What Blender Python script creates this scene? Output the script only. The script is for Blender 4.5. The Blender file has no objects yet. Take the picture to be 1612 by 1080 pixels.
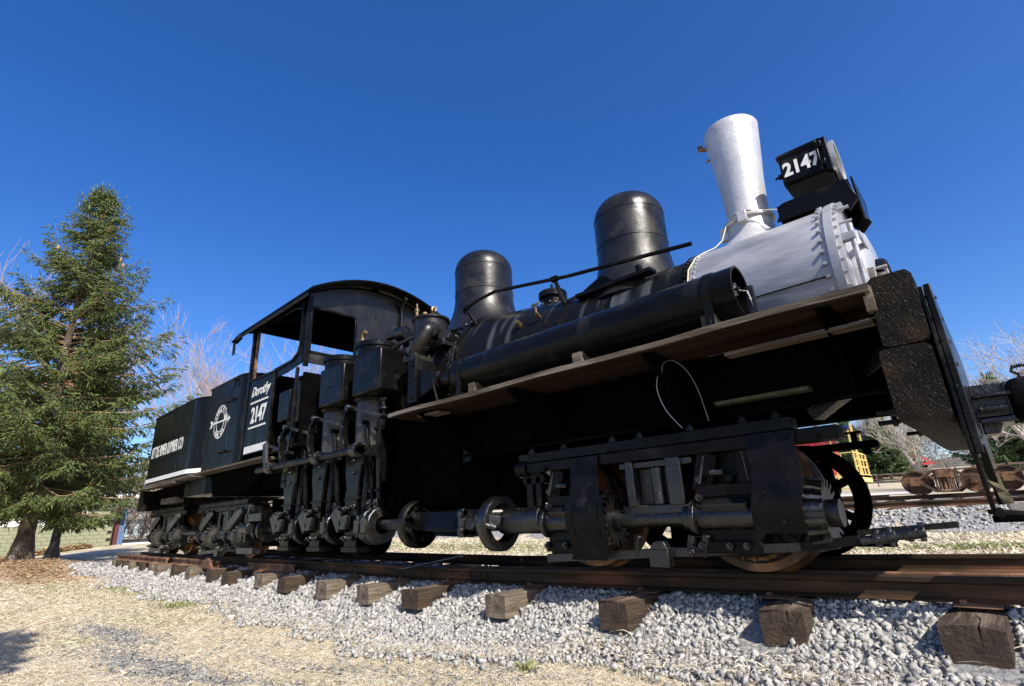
import bpy, bmesh, math, random
import numpy as np
from mathutils import Vector, Matrix, Euler
PI = math.pi
random.seed(7); RS = np.random.RandomState(11)
S = bpy.context.scene
COL = S.collection

# ------------------------------------------------------------------ camera, sky, sun, exposure
EX = (0.72989695, -0.2456384, -0.63789671)
EY = (0.68214972, 0.2018957, 0.70278723)
EZ = (-0.04384293, -0.94810332, 0.31492522)
cam = bpy.data.cameras.new('camera'); cam.lens = 818.0 / 1612 * 36; cam.sensor_width = 36
cam.clip_start = 0.05; cam.clip_end = 3000
co = bpy.data.objects.new('camera', cam); COL.objects.link(co)
R3 = Matrix(((EX[0], -EX[1], -EX[2]), (EY[0], -EY[1], -EY[2]), (EZ[0], -EZ[1], -EZ[2])))
co.matrix_world = Matrix.Translation((0, -4.75, .41)) @ R3.to_4x4()
S.camera = co
SKY_SAT, SKY_HUE, SKY_STR = 1.37, .513, .15
SUN_EL = 42.0; SUN_AZ = -19.0            # azimuth measured from +X towards +Y
az, el = math.radians(SUN_AZ), math.radians(SUN_EL)
sdir = Vector((math.cos(el) * math.cos(az), math.cos(el) * math.sin(az), math.sin(el)))
W = bpy.data.worlds.new('World'); S.world = W; W.use_nodes = True
nt = W.node_tree
sky = nt.nodes.new('ShaderNodeTexSky'); sky.sky_type = 'NISHITA'; sky.sun_disc = False
sky.sun_elevation = el; sky.sun_rotation = math.atan2(sdir.x, sdir.y)
sky.altitude = 1500; sky.air_density = 1.0; sky.dust_density = 3.8; sky.ozone_density = 2
hs = nt.nodes.new('ShaderNodeHueSaturation'); hs.inputs['Saturation'].default_value = SKY_SAT; hs.inputs['Hue'].default_value = SKY_HUE
nt.links.new(sky.outputs[0], hs.inputs['Color']); nt.links.new(hs.outputs[0], nt.nodes['Background'].inputs[0])
nt.nodes['Background'].inputs[1].default_value = SKY_STR
sl = bpy.data.lights.new('sun', 'SUN'); sl.energy = 5.0; sl.angle = math.radians(0.53); sl.color = (1, .94, .84)
so = bpy.data.objects.new('sun', sl); COL.objects.link(so); so.location = (20, -6, 30)
so.rotation_euler = sdir.to_track_quat('Z', 'Y').to_euler()
S.view_settings.view_transform = 'Standard'; S.view_settings.look = 'None'
S.view_settings.gamma = 1; S.view_settings.exposure = 0.5; S.view_settings.use_curve_mapping = False

# ------------------------------------------------------------------ materials
def mat(name, c1, c2=None, scale=5, rough=.5, metal=0, bump=0, bscale=30, stretch=(1, 1, 1), rvar=0,
        spec=.5, ior=1.45, island=None, coords='Object', c3=None, s3=1.5, detail=6, t3=(.5, .62), trans=0):
    m = bpy.data.materials.new(name); m.use_nodes = True
    n = m.node_tree.nodes; l = m.node_tree.links; b = n['Principled BSDF']
    b.inputs['Roughness'].default_value = rough; b.inputs['Metallic'].default_value = metal
    b.inputs['Specular IOR Level'].default_value = spec; b.inputs['IOR'].default_value = ior
    tc = n.new('ShaderNodeTexCoord'); mp = n.new('ShaderNodeMapping'); mp.inputs['Scale'].default_value = stretch
    l.new(tc.outputs[coords], mp.inputs[0]); V = mp.outputs[0]
    cur = None
    if c2 is None: b.inputs['Base Color'].default_value = (*c1, 1)
    else:
        nz = n.new('ShaderNodeTexNoise'); nz.inputs['Scale'].default_value = scale; nz.inputs['Detail'].default_value = detail
        nz.inputs['Roughness'].default_value = .62
        l.new(V, nz.inputs[0])
        rp = n.new('ShaderNodeValToRGB'); rp.color_ramp.elements[0].position = .35; rp.color_ramp.elements[1].position = .68
        rp.color_ramp.elements[0].color = (*c1, 1); rp.color_ramp.elements[1].color = (*c2, 1)
        l.new(nz.outputs[0], rp.inputs[0]); cur = rp.outputs[0]
        if island is not None:
            g = n.new('ShaderNodeNewGeometry'); rp2 = n.new('ShaderNodeValToRGB')
            els = rp2.color_ramp.elements
            while len(els) < len(island): els.new(.5)
            for i, c in enumerate(island): els[i].position = i / (len(island) - 1); els[i].color = (*c, 1)
            l.new(g.outputs['Random Per Island'], rp2.inputs[0])
            mx = n.new('ShaderNodeMix'); mx.data_type = 'RGBA'; mx.inputs[0].default_value = .7
            l.new(cur, mx.inputs[6]); l.new(rp2.outputs[0], mx.inputs[7]); cur = mx.outputs[2]
        if c3 is not None:
            n3 = n.new('ShaderNodeTexNoise'); n3.inputs['Scale'].default_value = s3; n3.inputs['Detail'].default_value = 5
            l.new(V, n3.inputs[0])
            r3 = n.new('ShaderNodeValToRGB'); r3.color_ramp.elements[0].position = t3[0]; r3.color_ramp.elements[1].position = t3[1]
            l.new(n3.outputs[0], r3.inputs[0])
            mx = n.new('ShaderNodeMix'); mx.data_type = 'RGBA'; l.new(r3.outputs[0], mx.inputs[0])
            l.new(cur, mx.inputs[6]); mx.inputs[7].default_value = (*c3, 1); cur = mx.outputs[2]
        l.new(cur, b.inputs['Base Color'])
    if bump or rvar:
        nb = n.new('ShaderNodeTexNoise'); nb.inputs['Scale'].default_value = bscale; nb.inputs['Detail'].default_value = 7
        nb.inputs['Roughness'].default_value = .65
        l.new(V, nb.inputs[0])
        if bump:
            bp = n.new('ShaderNodeBump'); bp.inputs['Strength'].default_value = 1; bp.inputs['Distance'].default_value = bump
            l.new(nb.outputs[0], bp.inputs['Height']); l.new(bp.outputs[0], b.inputs['Normal'])
        if rvar:
            nr = n.new('ShaderNodeTexNoise'); nr.inputs['Scale'].default_value = 3.3; nr.inputs['Detail'].default_value = 8; l.new(V, nr.inputs[0])
            mr = n.new('ShaderNodeMapRange'); mr.inputs[1].default_value = .3; mr.inputs[2].default_value = .7
            mr.inputs[3].default_value = max(0, rough - rvar); mr.inputs[4].default_value = min(1, rough + rvar)
            l.new(nr.outputs[0], mr.inputs[0]); l.new(mr.outputs[0], b.inputs['Roughness'])
    return m

M = {}
M['black'] = mat('black_enamel', (.0025, .0025, .0025), (.006, .0055, .005), 3, .27, bump=.003, bscale=7, rvar=.14, c3=(.036, .034, .030), s3=3.2, t3=(.55, .85), spec=.28, ior=1.33)
M['streak'] = mat('weathered_black_enamel', (.004, .004, .004), (.009, .0085, .008), 3, .32, bump=.003, bscale=8, rvar=.12, c3=(.100, .115, .125), s3=3.0, t3=(.52, .78), stretch=(2.2, .25, .25), spec=.3, ior=1.33)
M['tank'] = mat('tank_enamel', (.003, .0033, .0036), (.007, .007, .007), 4, .26, bump=.006, bscale=3.2, rvar=.12, c3=(.026, .032, .035), s3=5, t3=(.56, .8), stretch=(2.5, 2.5, .3), spec=.3, ior=1.3)
M['dented'] = mat('dented_sheet', (.005, .0047, .0042), (.017, .015, .012), 4, .33, bump=.007, bscale=4.5, rvar=.14, c3=(.06, .05, .038), s3=3, t3=(.58, .84), spec=.5)
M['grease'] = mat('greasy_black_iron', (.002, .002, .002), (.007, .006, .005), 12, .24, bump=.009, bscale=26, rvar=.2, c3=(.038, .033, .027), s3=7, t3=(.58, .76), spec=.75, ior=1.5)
M['greylit'] = mat('sunlit_oily_iron', (.04, .038, .034), (.09, .085, .075), 9, .34, bump=.005, bscale=40, rvar=.16, c3=(.012, .011, .010), s3=5, t3=(.5, .65), metal=.3)  # oily iron lightened to carry painted sunlight on guides, arms, pinions and edges
M['iron'] = mat('black_iron', (.0025, .0025, .0025), (.007, .0065, .006), 9, .30, bump=.005, bscale=26, rvar=.18, c3=(.026, .022, .018), s3=5, t3=(.6, .82), spec=.28, ior=1.33)
M['under'] = mat('shade_black', (.0015, .0015, .0015), (.004, .0035, .003), 6, .9, bump=.004, bscale=20, spec=.12, ior=1.15)  # near-black that paints in the shade of undersides, interiors and far sides
M['stack'] = mat('sunlit_aluminium_paint', (.46, .455, .46), (.56, .555, .55), 5, .36, metal=.3, bump=.010, bscale=8, rvar=.08, c3=(.42, .42, .43), s3=3, t3=(.66, .85))  # lighter copy of the smokebox paint, stronger sunlight put into its colour
M['silver'] = mat('aluminium_paint', (.33, .335, .35), (.43, .43, .45), 4, .42, metal=.25, bump=.004, bscale=16, rvar=.1, c3=(.19, .195, .215), s3=2.6, t3=(.50, .76), stretch=(.5, 1, 1.8))
M['white'] = mat('white_lettering_paint', (.78, .77, .73), (.62, .62, .6), 14, .5)
M['deck'] = mat('weathered_deck_wood', (.10, .078, .055), (.04, .028, .018), 7, .85, bump=.01, bscale=30, stretch=(.16, 2.2, 2.2), c3=(.17, .145, .115), s3=6)
M['beam'] = mat('tarred_beam_wood', (.004, .004, .004), (.020, .015, .011), 10, .45, bump=.012, bscale=16, rvar=.25, c3=(.05, .024, .010), s3=3.4, t3=(.58, .74), spec=.4)
def beam_mat():
    m = bpy.data.materials.new('cracked_tarred_end_grain'); m.use_nodes = True; n = m.node_tree.nodes; l = m.node_tree.links; b = n['Principled BSDF']
    tc = n.new('ShaderNodeTexCoord')
    def N(t, **k):
        x = n.new(t)
        for a, v in k.items(): x.inputs[a].default_value = v
        return x
    nz = N('ShaderNodeTexNoise', Scale=5, Detail=4); l.new(tc.outputs['Object'], nz.inputs[0])
    ad = n.new('ShaderNodeMixRGB'); ad.blend_type = 'LINEAR_LIGHT'; ad.inputs[0].default_value = .12; l.new(tc.outputs['Object'], ad.inputs[1]); l.new(nz.outputs[1], ad.inputs[2])
    v = n.new('ShaderNodeTexVoronoi'); v.feature = 'DISTANCE_TO_EDGE'; v.inputs['Scale'].default_value = 34; l.new(ad.outputs[0], v.inputs[0])
    r = n.new('ShaderNodeMapRange'); r.inputs[1].default_value = 0; r.inputs[2].default_value = .09; l.new(v.outputs[0], r.inputs[0])
    f = N('ShaderNodeTexNoise', Scale=70, Detail=8); l.new(tc.outputs['Object'], f.inputs[0])
    mx = n.new('ShaderNodeMath'); mx.operation = 'MULTIPLY_ADD'; l.new(f.outputs[0], mx.inputs[0]); mx.inputs[1].default_value = .25; l.new(r.outputs[0], mx.inputs[2])
    bp = N('ShaderNodeBump', Distance=.004); l.new(mx.outputs[0], bp.inputs['Height']); l.new(bp.outputs[0], b.inputs['Normal'])
    c = N('ShaderNodeTexNoise', Scale=6, Detail=7); l.new(tc.outputs['Object'], c.inputs[0])
    cr = n.new('ShaderNodeValToRGB'); e = cr.color_ramp.elements; e[0].position = .38; e[0].color = (.004, .0035, .003, 1); e[1].position = .62; e[1].color = (.012, .009, .006, 1)
    e2 = e.new(.74); e2.color = (.035, .018, .008, 1)
    l.new(c.outputs[0], cr.inputs[0]); l.new(cr.outputs[0], b.inputs['Base Color'])
    rr = N('ShaderNodeMapRange'); rr.inputs[1].default_value = .35; rr.inputs[2].default_value = .65; rr.inputs[3].default_value = .45; rr.inputs[4].default_value = .8; l.new(f.outputs[0], rr.inputs[0]); l.new(rr.outputs[0], b.inputs['Roughness'])
    b.inputs['Specular IOR Level'].default_value = .3; b.inputs['IOR'].default_value = 1.3
    return m
M['beam'] = beam_mat()
M['shade_wood'] = mat('shade_darkened_board', (.035, .022, .014), (.014, .009, .006), 6, .9, bump=.006, bscale=24, stretch=(.16, 2.2, 2.2), spec=.15, ior=1.2)  # brown darkened to paint in the shade beneath the running board
M['mosswood'] = mat('mossy_old_wood', (.13, .12, .065), (.05, .043, .025), 14, .9, bump=.02, bscale=40, stretch=(1, 1, .4))
M['rail'] = mat('brown_rail_steel', (.024, .017, .010), (.055, .034, .017), 10, .7, metal=0, bump=.003, bscale=60, stretch=(.25, 1, 1), c3=(.14, .062, .03), s3=3, spec=.25)
M['railrust'] = mat('rusty_rail_steel', (.15, .07, .036), (.09, .042, .022), 10, .85, bump=.004, bscale=60, c3=(.26, .13, .07), s3=4)
M['tread'] = mat('rusted_wheel_tread', (.045, .025, .013), (.02, .012, .008), 14, .42, metal=.1, bump=.003, bscale=30, c3=(.24, .12, .05), s3=3, t3=(.46, .62))
M['rusty'] = mat('rusty_iron', (.10, .05, .028), (.045, .028, .018), 9, .8, bump=.008, bscale=35, c3=(.20, .10, .045), s3=3)
M['geargrease'] = mat('rust_grease_gear', (.05, .026, .012), (.010, .008, .006), 9, .5, bump=.006, bscale=40, c3=(.28, .14, .05), s3=3, t3=(.45, .6))
M['tie'] = mat('old_tie_wood', (.075, .048, .028), (.028, .018, .011), 5, .85, bump=.03, bscale=16, stretch=(3, .35, 3), c3=(.20, .15, .11), s3=1.6, t3=(.54, .66))
M['tie2'] = mat('bleached_tie_wood', (.24, .19, .14), (.09, .065, .042), 5, .92, bump=.035, bscale=16, stretch=(3, .35, 3), c3=(.05, .035, .022), s3=2.0, t3=(.5, .66))
M['glass'] = mat('lens_glass', (.75, .78, .8), rough=.08, metal=.6)
M['brass'] = mat('dull_brass', (.30, .20, .09), (.12, .08, .04), 12, .4, metal=.7)
M['wire'] = mat('galvanised_wire', (.28, .29, .29), rough=.35, metal=.8)
M['lightwire'] = mat('pale_cable', (.62, .54, .36), rough=.5)
M['rock'] = mat('crushed_limestone', (.22, .215, .21), (.40, .39, .37), 18, .9, bump=.004, bscale=60, island=[(.15, .145, .135), (.37, .356, .328), (.54, .52, .475), (.27, .262, .245), (.45, .43, .395)], detail=3)
M['greyrock'] = mat('grey_field_stone', (.20, .195, .185), (.30, .295, .28), 18, .9, bump=.004, bscale=60, island=[(.13, .127, .12), (.24, .235, .22), (.40, .385, .36)], detail=3)
M['straw'] = mat('dry_grass_straw', (.64, .56, .42), (.55, .46, .32), 1.5, .8, spec=.2, island=[(.40, .32, .21), (.62, .54, .40), (.72, .65, .50), (.52, .43, .30), (.78, .72, .58)], c3=(.16, .2, .07), s3=.9, t3=(.68, .78), detail=2)
M['greengrass'] = mat('green_grass_tuft', (.10, .15, .04), (.2, .24, .09), 3, .7, spec=.2, island=[(.10, .16, .04), (.24, .27, .10), (.5, .42, .22)])
M['needle'] = mat('spruce_needles', (.05, .085, .026), (.10, .14, .04), 1.3, .55, spec=.35, island=[(.035, .065, .026), (.10, .135, .035), (.23, .24, .065), (.06, .095, .034), (.15, .17, .045)], detail=2)
M['needle2'] = mat('pine_needles', (.05, .09, .035), (.08, .12, .05), .5, .7, spec=.2, island=[(.05, .085, .04), (.10, .15, .06), (.15, .20, .08)], detail=2)
M['twig'] = mat('pale_twig_bark', (.34, .22, .12), (.24, .15, .08), 6, .9)
M['bark'] = mat('spruce_bark', (.13, .095, .065), (.045, .033, .022), 6, .95, bump=.04, bscale=14, stretch=(1, 1, .5), c3=(.30, .25, .19), s3=4)
M['bare'] = mat('winter_twigs', (.46, .40, .36), (.36, .30, .28), 1, .9)
M['bare2'] = mat('pinkish_winter_twigs', (.50, .41, .42), (.42, .32, .34), 1, .9)
M['palebark'] = mat('pale_sycamore_bark', (.60, .54, .45), (.36, .31, .25), 1.3, .9)
M['brush'] = mat('winter_brush', (.25, .20, .17), (.17, .14, .11), 1, .95, island=[(.30, .23, .18), (.22, .17, .14), (.34, .28, .22)])
M['block'] = mat('olive_painted_block', (.25, .26, .165), (.21, .215, .135), 4, .85, bump=.002, bscale=30)
M['whitewall'] = mat('white_painted_board', (.80, .79, .77), (.70, .70, .70), 5, .7)
M['bluedoor'] = mat('blue_door_paint', (.10, .17, .32), (.08, .14, .27), 5, .5)
M['maroon'] = mat('maroon_paint', (.10, .02, .02), rough=.6)
M['shed'] = mat('pale_blue_siding', (.50, .62, .72), (.44, .56, .66), 4, .7)
M['roofgrey'] = mat('grey_shingle', (.24, .24, .25), (.18, .18, .19), 9, .9)
M['red'] = mat('caboose_red', (.42, .035, .03), (.35, .03, .03), 4, .5)
M['redroof'] = mat('red_metal_roof', (.48, .02, .03), (.40, .015, .02), 4, .45)
M['yellow'] = mat('yellow_rail_paint', (.82, .62, .22), (.75, .56, .2), 6, .5)
M['brownwall'] = mat('brown_house_wall', (.30, .20, .14), (.24, .16, .11), 6, .85)
M['fence'] = mat('weathered_fence_wood', (.20, .16, .12), (.12, .095, .07), 8, .9)
M['whitefence'] = mat('pale_fence_wood', (.62, .58, .52), (.5, .46, .4), 8, .85)
M['blue'] = mat('blue_paint', (.05, .13, .42), rough=.5)
M['shrub'] = mat('yellow_green_leaves', (.18, .22, .03), (.30, .26, .04), 3, .7, island=[(.12, .18, .03), (.32, .30, .04), (.24, .26, .05)])
M['ledge'] = mat('rotten_plank', (.28, .24, .20), (.14, .11, .08), 8, .9, bump=.02, bscale=24, stretch=(1, 1, .2))
M['litter'] = mat('pine_straw_litter', (.22, .11, .045), (.36, .20, .09), 3, .95, island=[(.36, .24, .13), (.50, .37, .22), (.26, .17, .09)])
M['flagstone'] = mat('cut_log_grey', (.32, .30, .27), (.2, .18, .15), 8, .9, bump=.01, bscale=20)

# ------------------------------------------------------------------ mesh accumulator
class G:
    def __init__(s): s.v = []; s.f = []
    def add(s, vs, fs):
        o = len(s.v); s.v += [tuple(p) for p in vs]; s.f += [tuple(i + o for i in f) for f in fs]; return s
    def box(s, x0, x1, y0, y1, z0, z1):
        return s.add([(x0, y0, z0), (x1, y0, z0), (x1, y1, z0), (x0, y1, z0), (x0, y0, z1), (x1, y0, z1), (x1, y1, z1), (x0, y1, z1)],
                     [(0, 3, 2, 1), (4, 5, 6, 7), (0, 1, 5, 4), (1, 2, 6, 5), (2, 3, 7, 6), (3, 0, 4, 7)])
    def beam(s, p0, p1, w, h, up=(0, 0, 1)):
        p0, p1 = Vector(p0), Vector(p1); d = (p1 - p0).normalized(); u = Vector(up)
        if abs(d.dot(u)) > .98: u = Vector((1, 0, 0))
        a = d.cross(u).normalized() * (w / 2); b = a.cross(d).normalized() * (h / 2)
        vs = [p + i * a + j * b for p in (p0, p1) for i, j in ((-1, -1), (1, -1), (1, 1), (-1, 1))]
        return s.add(vs, [(3, 2, 1, 0), (4, 5, 6, 7), (0, 1, 5, 4), (1, 2, 6, 5), (2, 3, 7, 6), (3, 0, 4, 7)])
    def cyl(s, p0, p1, r0, r1=None, n=20, caps=True):
        r1 = r0 if r1 is None else r1
        p0, p1 = Vector(p0), Vector(p1); d = (p1 - p0).normalized()
        a = d.orthogonal().normalized(); b = d.cross(a)
        vs = [p + r * (math.cos(2 * PI * i / n) * a + math.sin(2 * PI * i / n) * b) for p, r in ((p0, r0), (p1, r1)) for i in range(n)]
        fs = [(i, (i + 1) % n, n + (i + 1) % n, n + i) for i in range(n)]
        if caps: fs += [tuple(reversed(range(n))), tuple(range(n, 2 * n))]
        return s.add(vs, fs)
    def lathe(s, prof, o=(0, 0, 0), ax='z', n=40, a0=0, a1=2 * PI):
        full = abs(a1 - a0 - 2 * PI) < 1e-6; m = n if full else n + 1
        vs = []
        for i in range(m):
            t = a0 + (a1 - a0) * i / n; c, q = math.cos(t), math.sin(t)
            for r, h in prof:
                if ax == 'z': p = (r * c, r * q, h)
                elif ax == 'x': p = (h, r * c, r * q)
                else: p = (r * q, h, r * c)
                vs.append((p[0] + o[0], p[1] + o[1], p[2] + o[2]))
        k = len(prof); fs = []
        for i in range(n):
            j = (i + 1) % m
            for q in range(k - 1): fs.append((i * k + q, j * k + q, j * k + q + 1, i * k + q + 1))
        return s.add(vs, fs)
    def prism(s, poly, a, b, ax='y'):
        n = len(poly)
        def P(p, t): return {'y': (p[0], t, p[1]), 'x': (t, p[0], p[1]), 'z': (p[0], p[1], t)}[ax]
        vs = [P(p, a) for p in poly] + [P(p, b) for p in poly]
        return s.add(vs, [tuple(range(n)), tuple(reversed(range(n, 2 * n)))] + [(i, n + i, n + (i + 1) % n, (i + 1) % n) for i in range(n)])
    def tube(s, pts, r, n=8):
        pts = [Vector(p) for p in pts]; rs = r if isinstance(r, (list, tuple)) else [r] * len(pts)
        vs = []; prev = None
        for i, p in enumerate(pts):
            d = (pts[min(i + 1, len(pts) - 1)] - pts[max(i - 1, 0)]).normalized()
            a = d.orthogonal().normalized() if prev is None else (prev - d * prev.dot(d)).normalized()
            prev = a; b = d.cross(a)
            vs += [p + rs[i] * (math.cos(2 * PI * k / n) * a + math.sin(2 * PI * k / n) * b) for k in range(n)]
        fs = [(i * n + k, i * n + (k + 1) % n, (i + 1) * n + (k + 1) % n, (i + 1) * n + k) for i in range(len(pts) - 1) for k in range(n)]
        fs += [tuple(reversed(range(n))), tuple(range((len(pts) - 1) * n, len(pts) * n))]
        return s.add(vs, fs)
    def dome(s, p, d, r, n=7):      # rivet / round head
        p = Vector(p); d = Vector(d).normalized(); a = d.orthogonal().normalized(); b = d.cross(a)
        vs = [p + r * (math.cos(2 * PI * i / n) * a + math.sin(2 * PI * i / n) * b) for i in range(n)]
        vs += [p + d * r * .65 + .62 * r * (math.cos(2 * PI * i / n) * a + math.sin(2 * PI * i / n) * b) for i in range(n)]
        return s.add(vs, [(i, (i + 1) % n, n + (i + 1) % n, n + i) for i in range(n)] + [tuple(range(n, 2 * n))])
    def nut(s, p, d, r, h=None):
        h = h or r; p = Vector(p); d = Vector(d).normalized()
        s.cyl(p, p + d * h, r, n=6); return s.cyl(p + d * h, p + d * h * 1.7, r * .55, n=6)
    def loft(s, rings, cap=True):
        k = len(rings[0]); vs = [p for r in rings for p in r]
        fs = [(i * k + q, i * k + (q + 1) % k, (i + 1) * k + (q + 1) % k, (i + 1) * k + q) for i in range(len(rings) - 1) for q in range(k)]
        if cap: fs += [tuple(reversed(range(k))), tuple(range((len(rings) - 1) * k, len(rings) * k))]
        return s.add(vs, fs)
    def sheet(s, poly, th, ax):     # list of 2-D polyline points -> thick strip extruded along ax from th[0] to th[1], thickness th[2]
        pass

def tag(o, label=None, cat=None, group=None, kind=None):
    if label: o['label'] = label
    if cat: o['category'] = cat
    if group: o['group'] = group
    if kind: o['kind'] = kind
    return o
def finish(me, smooth=True, ang=38):
    if smooth:
        me.polygons.foreach_set('use_smooth', [True] * len(me.polygons)); me.set_sharp_from_angle(angle=math.radians(ang))
def pieces(g, tol=.004, cap=60):
    n = len(g.v); par = list(range(n))
    def find(a):
        while par[a] != a: par[a] = par[par[a]]; a = par[a]
        return a
    for f in g.f:
        a = find(f[0])
        for q in f[1:]: par[find(q)] = a
    isl = {}
    for i in range(n): isl.setdefault(find(i), []).append(i)
    keys = list(isl)
    if len(keys) < 2 or len(keys) > 400: return [g]
    V = np.array(g.v); lo = np.array([V[isl[k]].min(0) for k in keys]) - tol; hi = np.array([V[isl[k]].max(0) for k in keys]) + tol
    cp = list(range(len(keys)))
    def cf(a):
        while cp[a] != a: cp[a] = cp[cp[a]]; a = cp[a]
        return a
    for i in range(len(keys)):
        hit = np.where(np.all(lo[i] <= hi, 1) & np.all(lo <= hi[i], 1))[0]
        for j in hit: cp[cf(int(j))] = cf(i)
    cl = {}
    for i in range(len(keys)): cl.setdefault(cf(i), []).append(keys[i])
    if len(cl) < 2 or len(cl) > cap: return [g]
    root = {k: c for c, ks in cl.items() for k in ks}; outs = {}; mp = {}
    for c in cl: outs[c] = G()
    for i in range(n):
        o = outs[root[find(i)]]; mp[i] = len(o.v); o.v.append(g.v[i])
    for f in g.f: outs[root[find(f[0])]].f.append(tuple(mp[i] for i in f))
    return sorted(outs.values(), key=lambda q: -len(q.f))
def obj(name, g, m, parent=None, bevel=0, smooth=True, loc=None, label=None, kind=None):
    if kind is None and parent is not None:
        ps = pieces(g)
        if len(ps) > 1:
            os_ = [obj1(name, q, m, parent, bevel, smooth, loc, label, kind) for q in ps]
            return os_[0]
    return obj1(name, g, m, parent, bevel, smooth, loc, label, kind)
def obj1(name, g, m, parent=None, bevel=0, smooth=True, loc=None, label=None, kind=None):
    me = bpy.data.meshes.new(name); me.from_pydata(g.v, [], g.f); me.update()
    bm = bmesh.new(); bm.from_mesh(me); bmesh.ops.recalc_face_normals(bm, faces=bm.faces); bm.to_mesh(me); bm.free()
    finish(me, smooth)
    me.materials.append(M[m] if isinstance(m, str) else m)
    o = bpy.data.objects.new(name, me); COL.objects.link(o)
    if parent: o.parent = parent
    if loc: o.location = loc
    if bevel:
        b = o.modifiers.new('bevel', 'BEVEL'); b.width = bevel; b.segments = 2; b.limit_method = 'ANGLE'; b.angle_limit = math.radians(40)
    return tag(o, label, None, None, kind)
def empty(name, loc, label, cat, group=None, rz=0):
    o = bpy.data.objects.new(name, None); COL.objects.link(o); o.location = loc; o.rotation_euler = (0, 0, rz)
    o.empty_display_size = .2
    return tag(o, label, cat, group)
def npobj(name, V, F, m, parent=None, smooth=False, loc=None):
    V = np.ascontiguousarray(V, dtype=np.float32); F = np.ascontiguousarray(F, dtype=np.int32)
    me = bpy.data.meshes.new(name); k = F.shape[1]
    me.vertices.add(len(V)); me.vertices.foreach_set('co', V.ravel())
    me.loops.add(F.size); me.loops.foreach_set('vertex_index', F.ravel())
    me.polygons.add(len(F)); me.polygons.foreach_set('loop_start', np.arange(0, F.size, k, dtype=np.int32))
    me.polygons.foreach_set('loop_total', np.full(len(F), k, dtype=np.int32))
    me.update(calc_edges=True)
    if smooth: me.polygons.foreach_set('use_smooth', np.ones(len(F), bool))
    me.materials.append(M[m] if isinstance(m, str) else m)
    o = bpy.data.objects.new(name, me); COL.objects.link(o)
    if parent: o.parent = parent
    if loc is not None: o.location = loc
    return o
def copy_tree(o, parent=None):
    c = o.copy(); COL.objects.link(c)
    if parent is not None: c.parent = parent
    for ch in [k for k in CH.get(o.name, [])]: copy_tree(ch, c)
    return c
def text(name, body, size, parent, m, loc, shear=0, offset=0, extrude=.0015, rot=(PI / 2, 0, 0), sx=1, space=1, align='LEFT'):
    cu = bpy.data.curves.new(name, 'FONT'); cu.body = body; cu.size = size; cu.shear = shear; cu.offset = offset
    cu.extrude = extrude; cu.space_character = space; cu.align_x = align; cu.resolution_u = 4
    t = bpy.data.objects.new(name, cu); COL.objects.link(t)
    dg = bpy.context.evaluated_depsgraph_get(); dg.update()
    me = bpy.data.meshes.new_from_object(t.evaluated_get(dg)); bpy.data.objects.remove(t)
    me.transform(Matrix.Translation(loc) @ Euler(rot).to_matrix().to_4x4() @ Matrix.Diagonal((sx, 1, 1, 1)))
    me.materials.clear(); me.materials.append(M[m])
    o = bpy.data.objects.new(name, me); COL.objects.link(o); o.parent = parent
    return o
def lerp(x, xs, ys): return np.interp(x, xs, ys)

# ------------------------------------------------------------------ ground shape
def dzt(x):      # the track sags a little away from the camera
    return np.interp(x, [-30, -17, -10, -5, 2, 9], [-.05, -.06, -.09, -.10, .02, .02])
def gz(x, y):
    x = np.asarray(x, float); y = np.asarray(y, float)
    near = lerp(x, [-400, -80, -45, -30, -20, -12, -4.5, -1, 5, 300], [.6, .3, -.1, -.25, -.42, -.52, -.60, -.47, -.43, -.4])
    f = lerp(x, [-60, -28, -12, 300], [.25, .35, 1, 1])
    rise = lerp(y, [2, 9, 11, 16, 19, 23, 27, 40, 65, 100, 200, 500, 900], [0, .06, .08, .42, .72, .84, .90, 1.45, 2.9, 4.8, 9, 15, 22]) * f
    h = near + rise
    # ballast bed of the first track
    ay = np.abs(y)
    bed = np.where(x > -18.2, dzt(x) + lerp(ay, [0, .86, 1.05, 1.3, 1.7, 2.15], [-.185, -.185, -.255, -.365, -.49, -.64]), -2)
    bed = np.where(x > -17.4, bed, bed - (-17.4 - x) * .6)
    h = np.maximum(h, bed)
    bed2 = np.interp(y, [10.7, 11.6, 14.9, 15.8], [-.5, .08, .08, -.4])
    bed2 = np.where((x > -60) & (y > 10.7) & (y < 15.8), bed2 - lerp(x, [-60, -30, -12, 50], [.9, .6, 0, 0]), -5)
    h = np.maximum(h, bed2)
    h = h - .85 * np.exp(-(((x + 38) / 7.) ** 2 + ((y + 4.5) / 4.5) ** 2))
    # mound of litter round the spruce
    h = h + .28 * np.exp(-(((x + 19.5) / 2.6) ** 2 + ((y + 2.6) / 1.4) ** 2))
    return h
def gp(x, y): return float(gz(x, y))

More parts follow.
